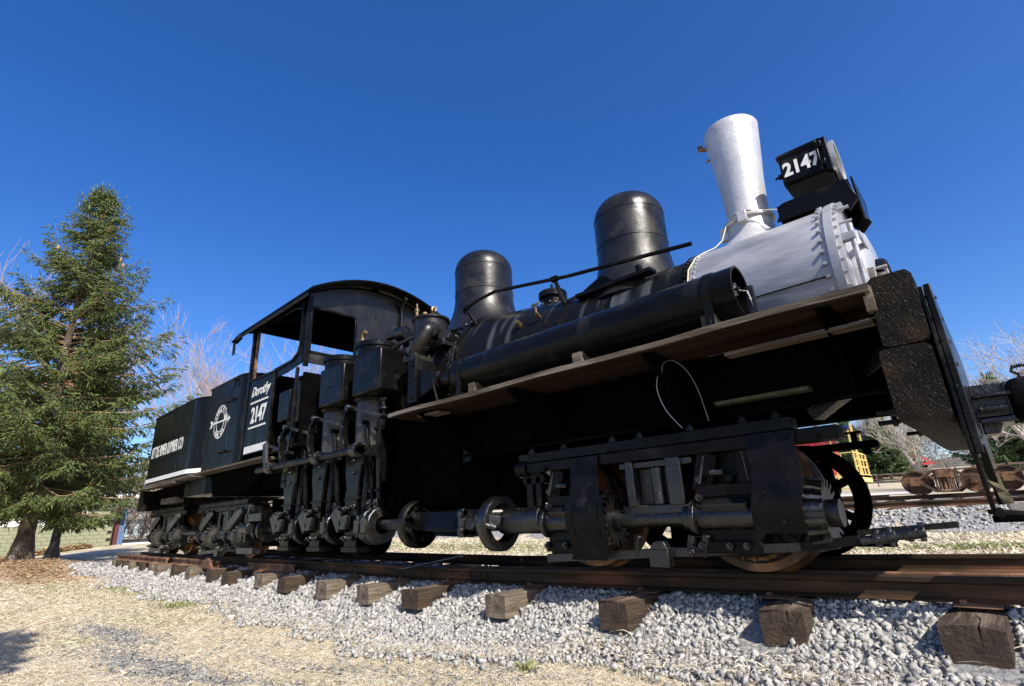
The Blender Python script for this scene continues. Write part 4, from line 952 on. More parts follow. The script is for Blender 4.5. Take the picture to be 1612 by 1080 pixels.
g.box(-4.06, -3.98, YS - .125, YS + .125, ZS - .14, ZS + .12)
LP('sliding_shaft', g, 'grease', bevel=.005)
g = G(); g.lathe([(.05, -4.92), (.235, -4.92), (.25, -4.90), (.25, -4.80), (.23, -4.79), (.215, -4.80), (.21, -4.87), (.05, -4.87)], (0, YS, ZS), 'x', 44)
disc = LP('crank_disc', g, 'black', label='round flange disc where the square shaft joins the crankshaft')
g = G()
for q in range(8): a = 2 * PI * q / 8 + .3; g.nut((-4.87, YS + .165 * math.cos(a), ZS + .165 * math.sin(a)), (1, 0, 0), .022, .03)
for a in (.8, 2.37, 3.9, 5.5): g.beam((-4.84, YS, ZS), (-4.84, YS + .17 * math.cos(a), ZS + .17 * math.sin(a)), .06, .07, up=(1, 0, 0))
obj('flange_bolt', g, 'grease', disc)
g = G(); g.cyl((-8.5, YS, ZS), (-4.9, YS, ZS), .065, n=16); LP('crankshaft', g, 'grease')
# ---- the three cylinders
CY = -.95
CX = (-5.98, -6.86, -7.74)
for i, cx in enumerate(CX):
    lab = ('front', 'middle', 'rear')[i]
    E = empty('cylinder', (cx, CY, 0), None, None); E.parent = loco; tag(E, lab + ' upright steam cylinder with its crank gear')
    def CP(name, g, m, **k): return obj(name, g, m, E, **k)
    zt = 2.74 if i < 2 else 2.62
    g = G(); g.lathe([(0, zt), (.235, zt), (.262, zt - .03), (.265, zt - .06), (.265, 1.93), (.255, 1.915), (.20, 1.91)], (0, 0, 0), 'z', 44)
    CP('cylinder_jacket', g, 'dented' if i == 2 else 'black')
    g = G(); g.lathe([(.262, zt - .075), (.285, zt - .075), (.285, zt - .02), (.26, zt - .0)], (0, 0, 0), 'z', 44)
    for q in range(8): a = 2 * PI * q / 8; g.dome((.2 * math.cos(a), .2 * math.sin(a), zt - .002), (0, 0, 1), .022)
    for q in range(16): a = 2 * PI * q / 16; g.dome((.266 * math.cos(a), .266 * math.sin(a), 1.96), (math.cos(a), math.sin(a), 0), .009)
    CP('jacket_band', g, 'iron')
    s = 1 if i < 2 else -1
    xa, xb = (.0, .63) if i < 2 else (-.42, -.05)
    g = G(); g.box(xa, xb, -.355, .08, 1.945, 2.50 if i < 2 else 2.42)
    bx = CP('valve_chest', g, 'black', bevel=.03 if i < 2 else .012)
    g = G()
    for q in (.04, .3, .56):
        for zz in (2.0, 2.46): g.dome(((q if s > 0 else q - .58), -.357, zz if s > 0 else zz - .08), (0, -1, 0), .010)
    if i < 2:
        g.cyl((xb, -.12, 2.22), (xb + .012, -.12, 2.22), .02, n=10); g.dome((xb, -.2, 2.05), (1, 0, 0), .01)
        g.tube([(.30, -.355, 2.2), (.30, -.375, 2.2), (.36, -.375, 2.2)], .006, 6)
    obj('rivet', g, 'iron', bx, kind='stuff')
    # guide below the cylinder
    a0_, a1_ = (math.radians(60), math.radians(345)) if i < 2 else (math.radians(150), math.radians(262))
    g = G(); g.lathe([(.225, 1.93), (.23, 1.90), (.23, 1.30), (.222, 1.24), (.20, 1.24), (.20, 1.93), (.225, 1.93)], (0, 0, 0), 'z', 40, a0=a0_, a1=a1_)
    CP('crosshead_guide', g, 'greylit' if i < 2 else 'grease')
    g = G(); g.box(-.21, -.15, -.14, .10, .9, 1.5); g.box(.10, .14, .02, .16, .9, 1.5)
    if i == 2:
        g.box(-.26, -.13, -.27, -.22, .95, 1.95)
        for q in range(5): g.nut((-.19, -.27, 1.05 + q * .18), (0, -1, 0), .024, .02)
    CP('guide_bar', g, 'iron')
    g = G(); g.cyl((.05, -.02, 1.90), (.05, -.02, 1.35), .032, n=12); g.cyl((.05, -.02, 1.88), (.05, -.02, 1.80), .085, n=14); g.box(-.02, .12, -.12, .06, 1.28, 1.48); g.nut((.05, -.12, 1.38), (0, -1, 0), .05, .05)
    g.beam((.05, -.06, 1.38), (.05, -.11, .46), .07, .10); g.box(-.03, .14, -.20, -.02, .36, .54)
    CP('connecting_rod', g, 'grease', bevel=.006)
    # outer frame leg
    g = G(); g.prism([(-.22, 1.34), (.16, 1.34), (.17, 1.15), (.10, .72), (.12, .12), (-.15, .12), (-.13, .72), (-.20, 1.0)], -.26, -.22)
    g.box(-.17, .15, -.28, -.19, .68, .71); g.box(-.18, .18, -.28, -.1, .08, .14)
    g.prism([(-.30, 1.36), (-.14, 1.36), (-.12, .8), (-.22, .2), (-.34, .2)], -.12, .3)
    CP('engine_frame_leg', g, 'black', bevel=.008)
    g = G()
    for dx, dz in ((-.08, .58), (-.08, .24), (.08, .24), (.1, .60)): g.nut((dx, -.27, dz), (0, -1, 0), .038, .045)
    for dz in (1.0, 1.15): g.nut((.0, -.262, dz), (0, -1, 0), .02, .02)
    g.box(-.12, .02, -.36, -.28, .34, .50); g.prism([(-.34, .52), (-.2, .60), (-.06, .40), (-.16, .30)], -.36, -.2)
    g.cyl((-.36, -.12, .62), (-.36, -.12, .80), .028, n=8); g.box(-.42, -.30, -.25, .1, .56, .62)
    CP('bearing_cap', g, 'grease', bevel=.008)
    # eccentric straps
    for q, dx in (((0, .26), (1, .40)) if i == 0 else ((0, .34),)):
        g = G(); w_ = .05; g.lathe([(.10, dx - w_), (.20, dx - w_), (.215, dx - w_ + .012), (.215, dx + w_ - .012), (.20, dx + w_), (.10, dx + w_)], (0, YS - CY, ZS), 'x', 36)
        g.box(dx - w_, dx + w_, YS - CY - .245, YS - CY - .2, ZS - .07, ZS + .07); g.cyl((dx, YS - CY - .225, ZS - .12), (dx, YS - CY - .225, ZS + .12), .018, n=8)
        g.box(dx - .035, dx + .035, -.2, -.1, ZS + .18, ZS + .30); g.nut((dx, -.2, ZS + .25), (0, -1, 0), .022, .02); g.nut((dx, -.17, ZS + .40), (0, -1, 0), .022, .02)
        CP('eccentric_strap', g, 'grease', bevel=.004)
        g = G(); g.beam((dx, -.14, ZS + .22), (dx + (-.13 if q == 0 else .02), -.20, 1.62 if q == 0 else 1.50), .035, .075, up=(1, 0, 0)); g.cyl((dx + (-.13 if q == 0 else .02), -.26, 1.62 if q == 0 else 1.5), (dx + (-.13 if q == 0 else .02), -.14, 1.62 if q == 0 else 1.5), .03, n=10)
        CP('eccentric_rod', g, 'iron', bevel=.006)
    # crank webs
    g = G(); g.lathe([(0, -.12), (.22, -.12), (.22, .12), (0, .12)], (-.02, YS - CY + .16, ZS - .14), 'x', 28); g.box(-.3, .5, -.05, .12, .30, .62); CP('crank_web', g, 'under')
    # curved link and rocker
    pts = [(.10, -.40, 1.78), (.02, -.42, 1.70), (-.02, -.42, 1.58), (-.01, -.42, 1.45), (.05, -.42, 1.32), (.12, -.42, 1.25)]
    g = G()
    for a, b in zip(pts[:-1], pts[1:]):
        a, b = Vector(a), Vector(b); e_ = (b - a) * .08; g.beam(a - e_, b + e_, .04, .085, up=(0, 1, 0))
    if 1: CP('lifting_arm', g, 'black', bevel=.008)
    g = G(); g.cyl((.10, -.47, 1.79), (.10, -.36, 1.79), .04, n=12); g.beam((.10, -.38, 1.79), (.45, -.18, 1.66), .03, .045); g.cyl((.45, -.22, 1.66), (.45, -.1, 1.66), .03, n=10)
    g.cyl((.32, -.06, 1.86), (.32, -.06, 1.70), .022, n=8); g.lathe([(.03, 1.90), (.055, 1.90), (.055, 1.87), (.03, 1.86), (.03, 1.80), (.05, 1.79), (.05, 1.76), (.02, 1.75)], (.40, -.12, 0), 'z', 14)
    g.box(.24, .32, -.1, -.04, 1.55, 1.7)
    CP('valve_rod_gear', g, 'grease', bevel=.003)
# curved casing behind the front cylinder (cab front lagging)
g = G(); g.tube([(-6.28, -1.0, 2.55), (-6.28, -1.0, 2.94)], .024, 8); g.tube([(-6.28, -1.0, 2.92), (-6.26, -1.0, 2.97), (-6.2, -1.0, 2.985)], .03, 8); LP('lubricator_pipe', g, 'brass')
g = G(); g.cyl((-8.35, -1.44, 1.225), (-5.50, -1.44, 1.225), .045, n=18)
rs = LP('reverse_shaft', g, 'black')
g = G()
for xx in (-7.95, -6.55, -5.62): g.cyl((xx, -1.44, 1.225), (xx + .12, -1.44, 1.225), .085, n=16); g.box(xx, xx + .12, -1.42, -1.18, 1.16, 1.29); g.nut((xx + .06, -1.52, 1.25), (0, -1, 0), .02, .02)
obj('shaft_bracket', g, 'grease', rs, bevel=.005)
g = G(); g.beam((-8.1, -1.42, 1.20), (-8.22, -1.42, 1.62), .10, .04, up=(0, 1, 0)); g.beam((-8.22, -1.40, 1.6), (-7.6, -1.25, 1.42), .03, .04); g.beam((-8.2, -1.36, 1.48), (-7.5, -1.2, 1.56), .025, .03); g.cyl((-7.95, -1.4, 1.5), (-7.85, -1.3, 1.5), .04, n=8); g.cyl((-7.7, -1.3, 1.45), (-7.7, -1.3, 1.62), .02, n=8)
g.cyl((-8.02, -1.3, 1.62), (-8.02, -1.3, 1.72), .025, n=8); g.beam((-8.0, -1.3, 1.68), (-7.75, -1.25, 1.66), .03, .04)
LP('reach_rod', g, 'grease', bevel=.004)
# bolted gusset under the running board
g = G(); g.prism([(-4.86, 1.42), (-4.40, 1.46), (-4.28, 1.38), (-4.45, 1.02), (-4.82, .98)], -.66, -.64)
for xx, zz in ((-4.7, 1.3), (-4.6, 1.3), (-4.7, 1.15), (-4.6, 1.15), (-4.68, 1.05)): g.nut((xx, -.66, zz), (0, -1, 0), .02, .02)
LP('gusset_plate', g, 'iron')
# ---- steam pipes between boiler and cylinders
g = G(); g.box(-5.02, -4.86, -1.12, -.62, 1.72, 2.25); g.loft([[(-4.86, -1.08, 1.76), (-4.86, -.66, 1.76), (-4.86, -.66, 2.12), (-4.86, -1.08, 2.12)], [(-4.48, -1.14, 1.83), (-4.48, -.98, 1.83), (-4.48, -.98, 2.0), (-4.48, -1.14, 2.0)]])
g.cyl((-4.52, -1.08, 1.90), (-4.15, TY, 1.87), .085, n=20); g.cyl((-4.46, -1.09, 1.90), (-4.38, -1.09, 1.89), .115, n=20); g.tube([(-4.42, -1.2, 1.90), (-4.40, -1.22, 1.8), (-4.30, -1.24, 1.6)], .014, 6)
for zz in (1.78, 1.98, 2.18): g.nut((-4.94, -1.12, zz), (0, -1, 0), .02, .02)
LP('steam_branch_casting', g, 'iron', bevel=.01)
g = G(); g.lathe([(0, 2.885), (.215, 2.885), (.245, 2.875), (.245, 2.85), (.215, 2.845), (.22, 2.62), (.20, 2.52), (.12, 2.44), (0, 2.42)], (-5.03, -.76, 0), 'z', 36)
vv = LP('steam_valve', g, 'dented', label='round valve body with fittings on its lid, ahead of the cab')
g = G(); pts = [(-4.90, -.80, 2.64), (-4.84, -.92, 2.66), (-4.82, -1.00, 2.60), (-4.86, -1.04, 2.50), (-4.94, -1.03, 2.38), (-5.0, -1.0, 2.26)]
q = []
for a, b in zip(pts[:-1], pts[1:]):
    for k in range(4): q.append(Vector(a).lerp(Vector(b), k / 4))
q.append(Vector(pts[-1]))
for _ in range(3): q = [q[0]] + [(q[i - 1] + q[i] * 2 + q[i + 1]) / 4 for i in range(1, len(q) - 1)] + [q[-1]]
g.tube(q, [.115] * 9 + [.10] * (len(q) - 9), 18); g.cyl((-4.90, -1.04, 2.455), (-4.925, -1.035, 2.42), .125, n=24); g.box(-5.14, -4.86, -1.12, -.86, 2.25, 2.30)
for dx in (-.11, .11):
    for dy in (-.1, .1): g.nut((-5.0 + dx, -1.0 + dy, 2.30), (0, 0, 1), .022, .025)
obj('steam_elbow', g, 'dented', vv, bevel=.003)
g = G(); g.cyl((-5.20, -.86, 2.885), (-5.20, -.86, 3.05), .022, n=8); g.cyl((-5.20, -.86, 3.02), (-5.20, -.86, 3.06), .032, n=10); g.cyl((-5.2, -.86, 3.06), (-5.2, -.86, 3.13), .013, n=8); g.cyl((-5.08, -.82, 2.885), (-5.08, -.82, 2.98), .035, n=12)
g.cyl((-4.98, -.76, 2.885), (-4.98, -.76, 2.98), .025, n=10); g.tube([(-4.98, -.76, 2.97), (-4.97, -.77, 3.0), (-4.93, -.79, 3.0)], .036, 8); g.cyl((-4.93, -.79, 3.0), (-4.86, -.83, 2.99), .014, n=6)
obj('valve_fitting', g, 'brass', vv)
g = G(); g.tube([(-6.2, -1.0, 2.46), (-5.4, -.95, 2.62), (-5.1, -.92, 2.66)], .026, 8); g.cyl((-5.62, -.72, 2.88), (-5.78, -.75, 2.88), .10, n=18); g.cyl((-5.78, -.78, 2.88), (-5.95, -.8, 2.86), .05, n=10); LP('feed_pipe', g, 'grease')
g = G(); g.cyl((-4.70, -.72, 2.50), (-4.66, -.85, 2.56), .09, n=8); g.box(-4.76, -4.62, -.90, -.70, 2.42, 2.5); LP('boiler_flange', g, 'grease', bevel=.004)
for i, (a, b) in enumerate((((-5.4, -.75, 2.4), (-5.4, -.75, 1.9)), ((-5.25, -.6, 2.3), (-5.2, -.6, 1.6)))):
    g = G(); g.cyl(a, b, .03, n=8); LP('drain_pipe', g, 'iron')
g = G(); g.box(-7.2, -5.0, -.78, -.55, 1.50, 2.3); LP('cylinder_saddle', g, 'under', bevel=.01)

# ---- cab
CF, CR, CW = -7.40, -9.42, 1.30      # front plane, rear post, half width
def arc_z(y, zc=4.29, drop=.44, hw=1.42): return zc - drop * (abs(y) / hw) ** 2.0
cab = empty('cab', (-8.4, 0, 1.5), None, None); cab.parent = loco; cab.matrix_parent_inverse = Matrix.Identity(4)
tag(cab, 'open steel cab with arched roof')
def KP(name, g, m, **k):
    g.v = [(a + 8.4, b, c - 1.5) for a, b, c in g.v]; return obj(name, g, m, cab, **k)
# front wall: grid of plates round the window opening
def wall_x(x, t, ys, zs_, hole, top):
    g = G()
    for i in range(len(ys) - 1):
        for j in range(len(zs_) - 1):
            if (i, j) in hole: continue
            ya, yb = ys[i], ys[i + 1]; za, zb = zs_[j], zs_[j + 1]
            if j == len(zs_) - 2:
                k = 6
                for q in range(k):
                    u, v = ya + (yb - ya) * q / k, ya + (yb - ya) * (q + 1) / k
                    g.add([(x, u, za), (x, v, za), (x, v, top(v)), (x, u, top(u)), (x + t, u, za), (x + t, v, za), (x + t, v, top(v)), (x + t, u, top(u))], [(0, 1, 2, 3), (7, 6, 5, 4), (2, 6, 7, 3), (0, 4, 5, 1), (0, 3, 7, 4), (1, 5, 6, 2)])
            else: g.box(x, x + t, ya, yb, za, zb)
    return g
topf = lambda y: arc_z(y) - .035
g = wall_x(CF - .02, .02, [-1.30, -1.24, -.47, .47, 1.24, 1.30], [2.76, 2.94, 3.68, 4.0], {(1, 1), (3, 1)}, topf)
KP('front_wall', g, 'dented')
g = G()
for s in (-1, 1):
    yo, yi = s * 1.24, s * .47
    for a, b in (((CF, yo, 2.94), (CF, yi, 2.94)), ((CF, yi, 2.94), (CF, yi, 3.68)), ((CF, yi, 3.68), (CF, yo, 3.68)), ((CF, yo, 3.68), (CF, yo, 2.94))): g.beam(a, b, .035, .03, up=(1, 0, 0))
KP('window_frame', g, 'black', bevel=.004)
g = G(); g.box(CF - .08, CF, -1.30, -1.285, 2.76, 3.86); g.box(CF - .025, CF + .012, -1.315, -1.24, 2.70, 3.86); g.box(CF - .08, CF, 1.285, 1.30, 1.5, 3.86); g.box(CF - .3, CF - .25, -1.29, -1.25, 1.5, 2.74)
KP('corner_post', g, 'iron', bevel=.003)
# pipe up the front wall
g = G(); g.tube([(CF + .04, .42, 2.95), (CF + .04, .42, 3.98), (CF + .05, .40, 4.08), (CF + .13, .37, 4.15), (CF + .26, .35, 4.19)], .035, 10); KP('whistle_pipe', g, 'dented')
g = G(); g.cyl((CF + .001, .16, 3.34), (CF + .004, .16, 3.34), .05, n=16); g.box(CF + .001, CF + .004, -.10, -.085, 3.72, 3.82); KP('wall_hole', g, 'under')
# side walls
for s in (-1, 1):
    g = G(); y = s * CW
    poly = [(CR, 1.56), (-8.42, 1.56), (-8.42, 2.72), (-7.80, 2.74), (-7.42, 2.80), (-7.42, 2.92), (-7.62, 2.90), (-7.80, 2.84), (-8.45, 2.83), (CR, 2.86)]
    g.prism([(-9.42, 1.56), (-8.42, 1.56), (-8.42, 2.84), (-9.42, 2.86)], min(y, y - s * .015), max(y, y - s * .015))
    g.prism([(-8.42, 2.71), (-7.95, 2.72), (-7.70, 2.75), (-7.405, 2.78), (-7.405, 2.96), (-7.62, 2.93), (-7.78, 2.86), (-8.42, 2.83)], min(y, y - s * .015), max(y, y - s * .015))
    g.prism([(-7.62, 2.93), (-7.405, 2.96), (-7.405, 3.84), (-7.60, 3.84), (-7.56, 3.60), (-7.56, 3.05)], min(y, y - s * .015), max(y, y - s * .015))
    g.prism([(-9.55, 3.66), (-9.3, 3.78), (-7.9, 3.78), (-7.6, 3.70), (-7.56, 3.60), (-7.41, 3.60), (-7.41, 3.90), (-9.6, 3.90)], min(y, y - s * .015), max(y, y - s * .015))
    sw = KP('side_panel', g, 'tank' if s < 0 else 'under')
    if s < 0:
        g = G(); g.beam((-8.42, y - .01, 2.85), (-7.8, y - .01, 2.87), .03, .04); g.beam((-7.8, y - .01, 2.87), (-7.6, y - .01, 2.96), .03, .04); g.beam((-7.6, y - .01, 2.96), (-7.55, y - .01, 3.1), .03, .04, up=(0, 1, 0)); g.beam((-7.55, y - .01, 3.1), (-7.55, y - .01, 3.78), .03, .04, up=(0, 1, 0))
        g.beam((-8.40, y - .01, 1.56), (-8.40, y - .01, 2.84), .03, .04, up=(0, 1, 0)); g.beam((-9.4, y - .012, 2.86), (-8.42, y - .012, 2.84), .03, .03)
        KP('panel_trim', g, 'iron', bevel=.003)
g = G(); g.box(-9.50, -9.43, -1.32, -1.26, 1.5, 3.84); g.box(-9.50, -9.43, 1.26, 1.32, 1.5, 3.84); KP('rear_post', g, 'black', bevel=.004)
g = G(); g.box(-9.41, -9.36, -1.28, -1.24, 2.86, 3.84); KP('inner_post', g, 'rusty', bevel=.003)
# roof
g = G(); rings = []
ysn = np.linspace(-1.42, 1.42, 25)
xr0, xr1 = -10.02, -7.08
n = len(ysn)
for x_ in (xr0, xr1):
    pass
vs = [(x_, y_, arc_z(y_) + dz) for x_ in (xr0, xr1) for dz in (0, .025) for y_ in ysn]
def idx(a, b, c): return (a * 2 + b) * n + c
fs = []
for i in range(n - 1):
    fs += [(idx(0, 0, i), idx(1, 0, i), idx(1, 0, i + 1), idx(0, 0, i + 1)), (idx(0, 1, i), idx(0, 1, i + 1), idx(1, 1, i + 1), idx(1, 1, i)), (idx(0, 0, i), idx(0, 0, i + 1), idx(0, 1, i + 1), idx(0, 1, i)), (idx(1, 0, i), idx(1, 1, i), idx(1, 1, i + 1), idx(1, 0, i + 1))]
fs += [(idx(0, 0, 0), idx(0, 1, 0), idx(1, 1, 0), idx(1, 0, 0)), (idx(0, 0, n - 1), idx(1, 0, n - 1), idx(1, 1, n - 1), idx(0, 1, n - 1))]
g.add(vs, fs)
roof = KP('roof', g, 'black')
g = G()
for i in range(n - 1): g.add([(xr0 + .03, ysn[i], arc_z(ysn[i]) - .012), (-7.43, ysn[i], arc_z(ysn[i]) - .012), (-7.43, ysn[i + 1], arc_z(ysn[i + 1]) - .012), (xr0 + .03, ysn[i + 1], arc_z(ysn[i + 1]) - .012)], [(0, 1, 2, 3)])
KP('ceiling_shade_sheet', g, 'under')  # added sheet that paints the roof underside as dark as its shade
g = wall_x(-9.44, .015, [-1.28, -.6, .6, 1.28], [3.80, 3.82, 3.84], set(), topf); KP('rear_wall', g, 'under')
g = G()   # drip edge curling down along the near eave, with a torn rear corner
path = [(-1.42, 3.82), (-1.445, 3.80), (-1.45, 3.77), (-1.43, 3.745)]
for (ya, za), (yb, zb) in zip(path[:-1], path[1:]): g.add([(-9.98, ya, za), (-7.15, ya, za), (-7.15, yb, zb), (-9.98, yb, zb)], [(0, 1, 2, 3)])
g.beam((-9.98, -1.38, 3.83), (-10.12, -1.42, 3.74), .12, .02); g.beam((-10.11, -1.42, 3.77), (-10.09, -1.42, 3.5), .02, .09)
for k in range(12): g.dome((-9.9 + k * .24, -1.452, 3.785), (0, -1, 0), .012)
KP('roof_edge', g, 'black')
g = G()
for x_ in (-9.9, -9.0, -8.1): g.tube([(x_, y_, arc_z(y_) - .03) for y_ in np.linspace(-1.25, 1.25, 15)], .025, 6)
g.box(-9.95, -7.5, -.03, .03, 4.18, 4.24)
KP('roof_rib', g, 'under')
g = G(); g.box(CR - .02, CR, -1.26, -.6, 1.5, 3.0); g.box(CR - .02, CR, .6, 1.26, 1.5, 3.6); g.box(-9.4, -7.42, -1.26, 1.26, 1.50, 1.54); KP('cab_floor', g, 'under')
g = G(); g.box(-7.5, -7.43, -1.26, -.65, 1.54, 2.62); g.prism([(-8.3, 1.54), (-7.6, 1.54), (-7.6, 2.55), (-7.95, 2.5), (-8.1, 2.3)], .3, .9); g.cyl((-7.6, -.4, 2.0), (-7.6, -.4, 2.75), .03, n=8); KP('backhead_fittings', g, 'under')
g = G(); g.beam((-9.3, 1.28, 2.45), (-7.5, 1.28, 2.45), .03, .02); KP('far_rail', g, 'iron')
# lettering on the cab side
yl = -1.3015 - 8.4 * 0
def white_box(x0, x1, z0, z1, y=-1.3045, par=None):
    g = G(); g.box(x0, x1, y, y + .004, z0, z1); return g
KP('white_stripe', white_box(-9.36, -8.46, 1.585, 1.70), 'white')
KP('white_line', white_box(-9.30, -8.60, 2.42, 2.45), 'white'); KP('white_line', white_box(-9.28, -8.60, 1.99, 2.02), 'white')
t = text('lettering', 'Dorothy', .235, cab, 'white', (-9.30 + 8.4, -1.302, 2.55 - 1.5), shear=.45, offset=.004, sx=.86)
t = text('numeral', '2147', .37, cab, 'white', (-8.93 + 8.4, -1.302, 2.09 - 1.5), offset=.012, sx=.80, align='CENTER')
g = G()
for k in range(22): g.dome((-9.38 + k * .044, -1.302, 1.565), (0, -1, 0), .009)
for k in range(16): g.dome((-7.50, -1.302, 2.8 + k * .065), (0, -1, 0), .009); g.dome((CF + .013, -1.27, 2.8 + k * .065), (1, 0, 0), .009)
KP('rivet', g, 'iron', kind='stuff')
# ---- coal/oil bunker behind the cab
def rounded_tank(x0, x1, hw, z0, z1, r, front=True, n=8):
    pl = []
    def arcp(cx, cy, a0):
        return [(cx + r * math.cos(math.radians(a0 + 90 * k / n)), cy + r * math.sin(math.radians(a0 + 90 * k / n))) for k in range(n + 1)]
    pl += [(x0, -hw)] + arcp(x1 - r, -hw + r, 270) + arcp(x1 - r, hw - r, 0) + [(x0, hw)]
    g = G(); g.prism(pl, z0, z1, ax='z'); return g, pl
g, pl = rounded_tank(-11.30, -9.50, 1.33, 1.44, 3.06, .34); bk = LP('fuel_bunker', g, 'tank', label='rounded black bunker with a ring and arrow emblem')
g = G(); loop = [(a, b, 3.06) for a, b in pl]; g.tube(loop, .022, 8)
obj('bunker_rim', g, 'iron', bk)
g = G()
for zz in (2.66, 1.72): g.cyl((-10.32, -1.40, zz), (-9.98, -1.40, zz), .017, n=8); g.cyl((-10.32, -1.33, zz), (-10.32, -1.40, zz), .022, n=8); g.cyl((-9.98, -1.33, zz), (-9.98, -1.40, zz), .022, n=8)
g.cyl((-9.95, -1.33, 3.0), (-9.95, -1.39, 3.0), .02, n=8); g.box(-9.98, -9.92, -1.39, -1.36, 2.88, 3.02)
obj('grab_handle', g, 'iron', bk)
g = G()
for k in range(22): g.dome((-11.25 + k * .07, -1.332, 2.86), (0, -1, 0), .009); g.dome((-11.25 + k * .07, -1.332, 1.62), (0, -1, 0), .009)
for k in range(20): g.dome((-9.9, -1.332, 1.6 + k * .07), (0, -1, 0), .007)
obj('rivet', g, 'iron', bk, kind='stuff')
ec, ez_ = -10.58, 2.32
g = G()
for R_, r_ in ((.315, .297), (.20, .182)): g.lathe([(r_, -1.3345), (R_, -1.3345), (R_, -1.3315), (r_, -1.3315)], (ec, 0, ez_), 'y', 56)
g.prism([(ec - .40, ez_ + .015), (ec + .40, ez_ + .015), (ec + .40, ez_ - .015), (ec - .40, ez_ - .015)], -1.337, -1.3347)
g.prism([(ec + .37, ez_ + .07), (ec + .50, ez_), (ec + .37, ez_ - .07), (ec + .41, ez_)], -1.337, -1.3347); g.prism([(ec - .52, ez_ + .08), (ec - .41, ez_ + .06), (ec - .37, ez_), (ec - .41, ez_ - .06), (ec - .52, ez_ - .08), (ec - .46, ez_)], -1.337, -1.3347)
em = obj('emblem', g, 'white', bk)
def ring_text(body, a0, a1, flip, size=.12):
    for k, ch in enumerate(body):
        if ch == ' ': continue
        a = math.radians(a0 + (a1 - a0) * k / (len(body) - 1)); R_ = .208 if not flip else .29
        p = Vector((ec + R_ * math.cos(a), -1.3325, ez_ + R_ * math.sin(a)))
        t = text('letter', ch, size, bk, 'white', (0, 0, 0), offset=.002, align='CENTER', rot=(PI / 2, 0, 0))
        t.data.transform(Matrix.Translation(p) @ Matrix.Rotation(-(a - PI / 2) if not flip else -(a + PI / 2), 4, 'Y'))
ring_text('LITTLE RIVER', 172, 8, False, .11); ring_text('LBR CO', 228, 312, True, .11)
# deck plank and skirts below the bunker and cab
g = G(); g.box(-11.42, -8.25, -1.43, -1.2, 1.405, 1.44); LP('deck_plank', g, 'deck')
g = G(); g.box(-11.4, -7.5, -1.2, 1.2, 1.38, 1.43); g.prism([(-11.4, 1.38), (-8.6, 1.38), (-9.6, 1.0), (-11.2, 1.0)], -1.1, 1.1); g.box(-9.3, -7.5, -.95, .95, 1.0, 1.4); LP('deck_frame', g, 'under')
# ---- middle truck
MT = empty('truck', (0, 0, -.088), None, None); MT.parent = loco; tag(MT, 'middle truck under the bunker with open gears')
truck(MT, -10.55, False)
g = G(); g.cyl((-13.4, YS, ZS - .02), (-11.8, YS, ZS), .06, n=14); g.cyl((-9.3, YS, ZS), (-8.4, YS, ZS), .07, n=14)
for xx in (-9.05, -8.85, -8.65): g.lathe([(.05, xx - .03), (.19, xx - .03), (.19, xx + .03), (.05, xx + .03)], (0, YS, ZS), 'x', 20)
LP('rear_line_shaft', g, 'grease')
g = G(); g.beam((-9.05, YS - .1, .2), (-9.0, YS - .1, .75), .2, .06); g.box(-9.1, -8.5, YS - .2, YS, .5, .62); g.box(-9.2, -8.6, YS - .24, YS - .1, .03, .12); g.cyl((-9.2, YS - .16, .4), (-8.9, YS - .16, .4), .09, n=12); LP('shaft_hanger', g, 'grease', bevel=.006)

# ================================================================== TENDER
tdr = empty('tender', (-13.3, 0, 0), 'black riveted tender tank lettered LITTLE RIVER LUMBER CO behind the bunker', 'tender')
TO = Vector((13.3, 0, 0))
def DP(name, g, m, par=None, **k):
    g.v = [(a + 13.3, b, c) for a, b, c in g.v] if par is None or par == tdr else g.v
    return obj(name, g, m, par or tdr, **k)
g, pl = rounded_tank(-15.0, -11.62, 1.35, 1.47, 3.04, .62, n=12); tk = DP('tank', g, 'tank')
g, pl2 = rounded_tank(-15.0, -11.607, 1.363, 1.50, 1.585, .633, n=12)
g.v = [v for v in g.v]; DP('white_stripe', g, 'white')
g = G(); g.tube([(a, b, 3.04) for a, b in pl], .02, 8); g.box(-15.0, -12.3, -1.358, -1.352, 2.40, 2.41); DP('tank_rim', g, 'iron')
g = G()
for k in range(36): g.dome((-13.35, -1.352, 1.6 + k * .04), (0, -1, 0), .009)
for k in range(50): g.dome((-14.95 + k * .055, -1.352, 1.95), (0, -1, 0), .008); g.dome((-14.95 + k * .055, -1.352, 2.78), (0, -1, 0), .008)
for k in range(34): g.dome((-11.62 - .36, -1.35 + .06, 1.6 + k * .042), (.4, -.9, 0), .009)
for k in range(34): g.dome((-11.618, -.74, 1.6 + k * .042), (1, 0, 0), .009)
DP('rivet', g, 'iron', kind='stuff')
text('lettering', 'LITTLE RIVER LUMBER CO', .36, tdr, 'white', (-14.86 + 13.3, -1.3535, 2.06), offset=.004, sx=.50, space=1.1)
g, _ = rounded_tank(-12.85, -11.5, 1.12, 1.08, 1.46, .25); DP('lower_tank', g, 'tank')
g = G(); g.box(-15.15, -12.75, -1.40, -1.2, 1.36, 1.40); g.box(-15.15, -11.7, -1.35, 1.35, 1.405, 1.465); DP('deck_plank', g, 'deck', bevel=.004)
g = G(); g.prism([(-15.0, 1.36), (-12.8, 1.36), (-12.9, 1.1), (-14.3, .98), (-14.9, 1.15)], -1.1, 1.1); DP('frame', g, 'under')
g = G(); g.box(-15.32, -15.05, -1.36, 1.36, .88, 1.34); DP('end_beam', g, 'iron', bevel=.008)
g = G(); g.box(-14.2, -13.2, -1.18, -1.0, .99, 1.11); DP('wood_block', g, 'tie2', bevel=.006)
RT = empty('truck', (13.3, 0, -.072), None, None); RT.parent = tdr; tag(RT, 'rear truck with open gears')
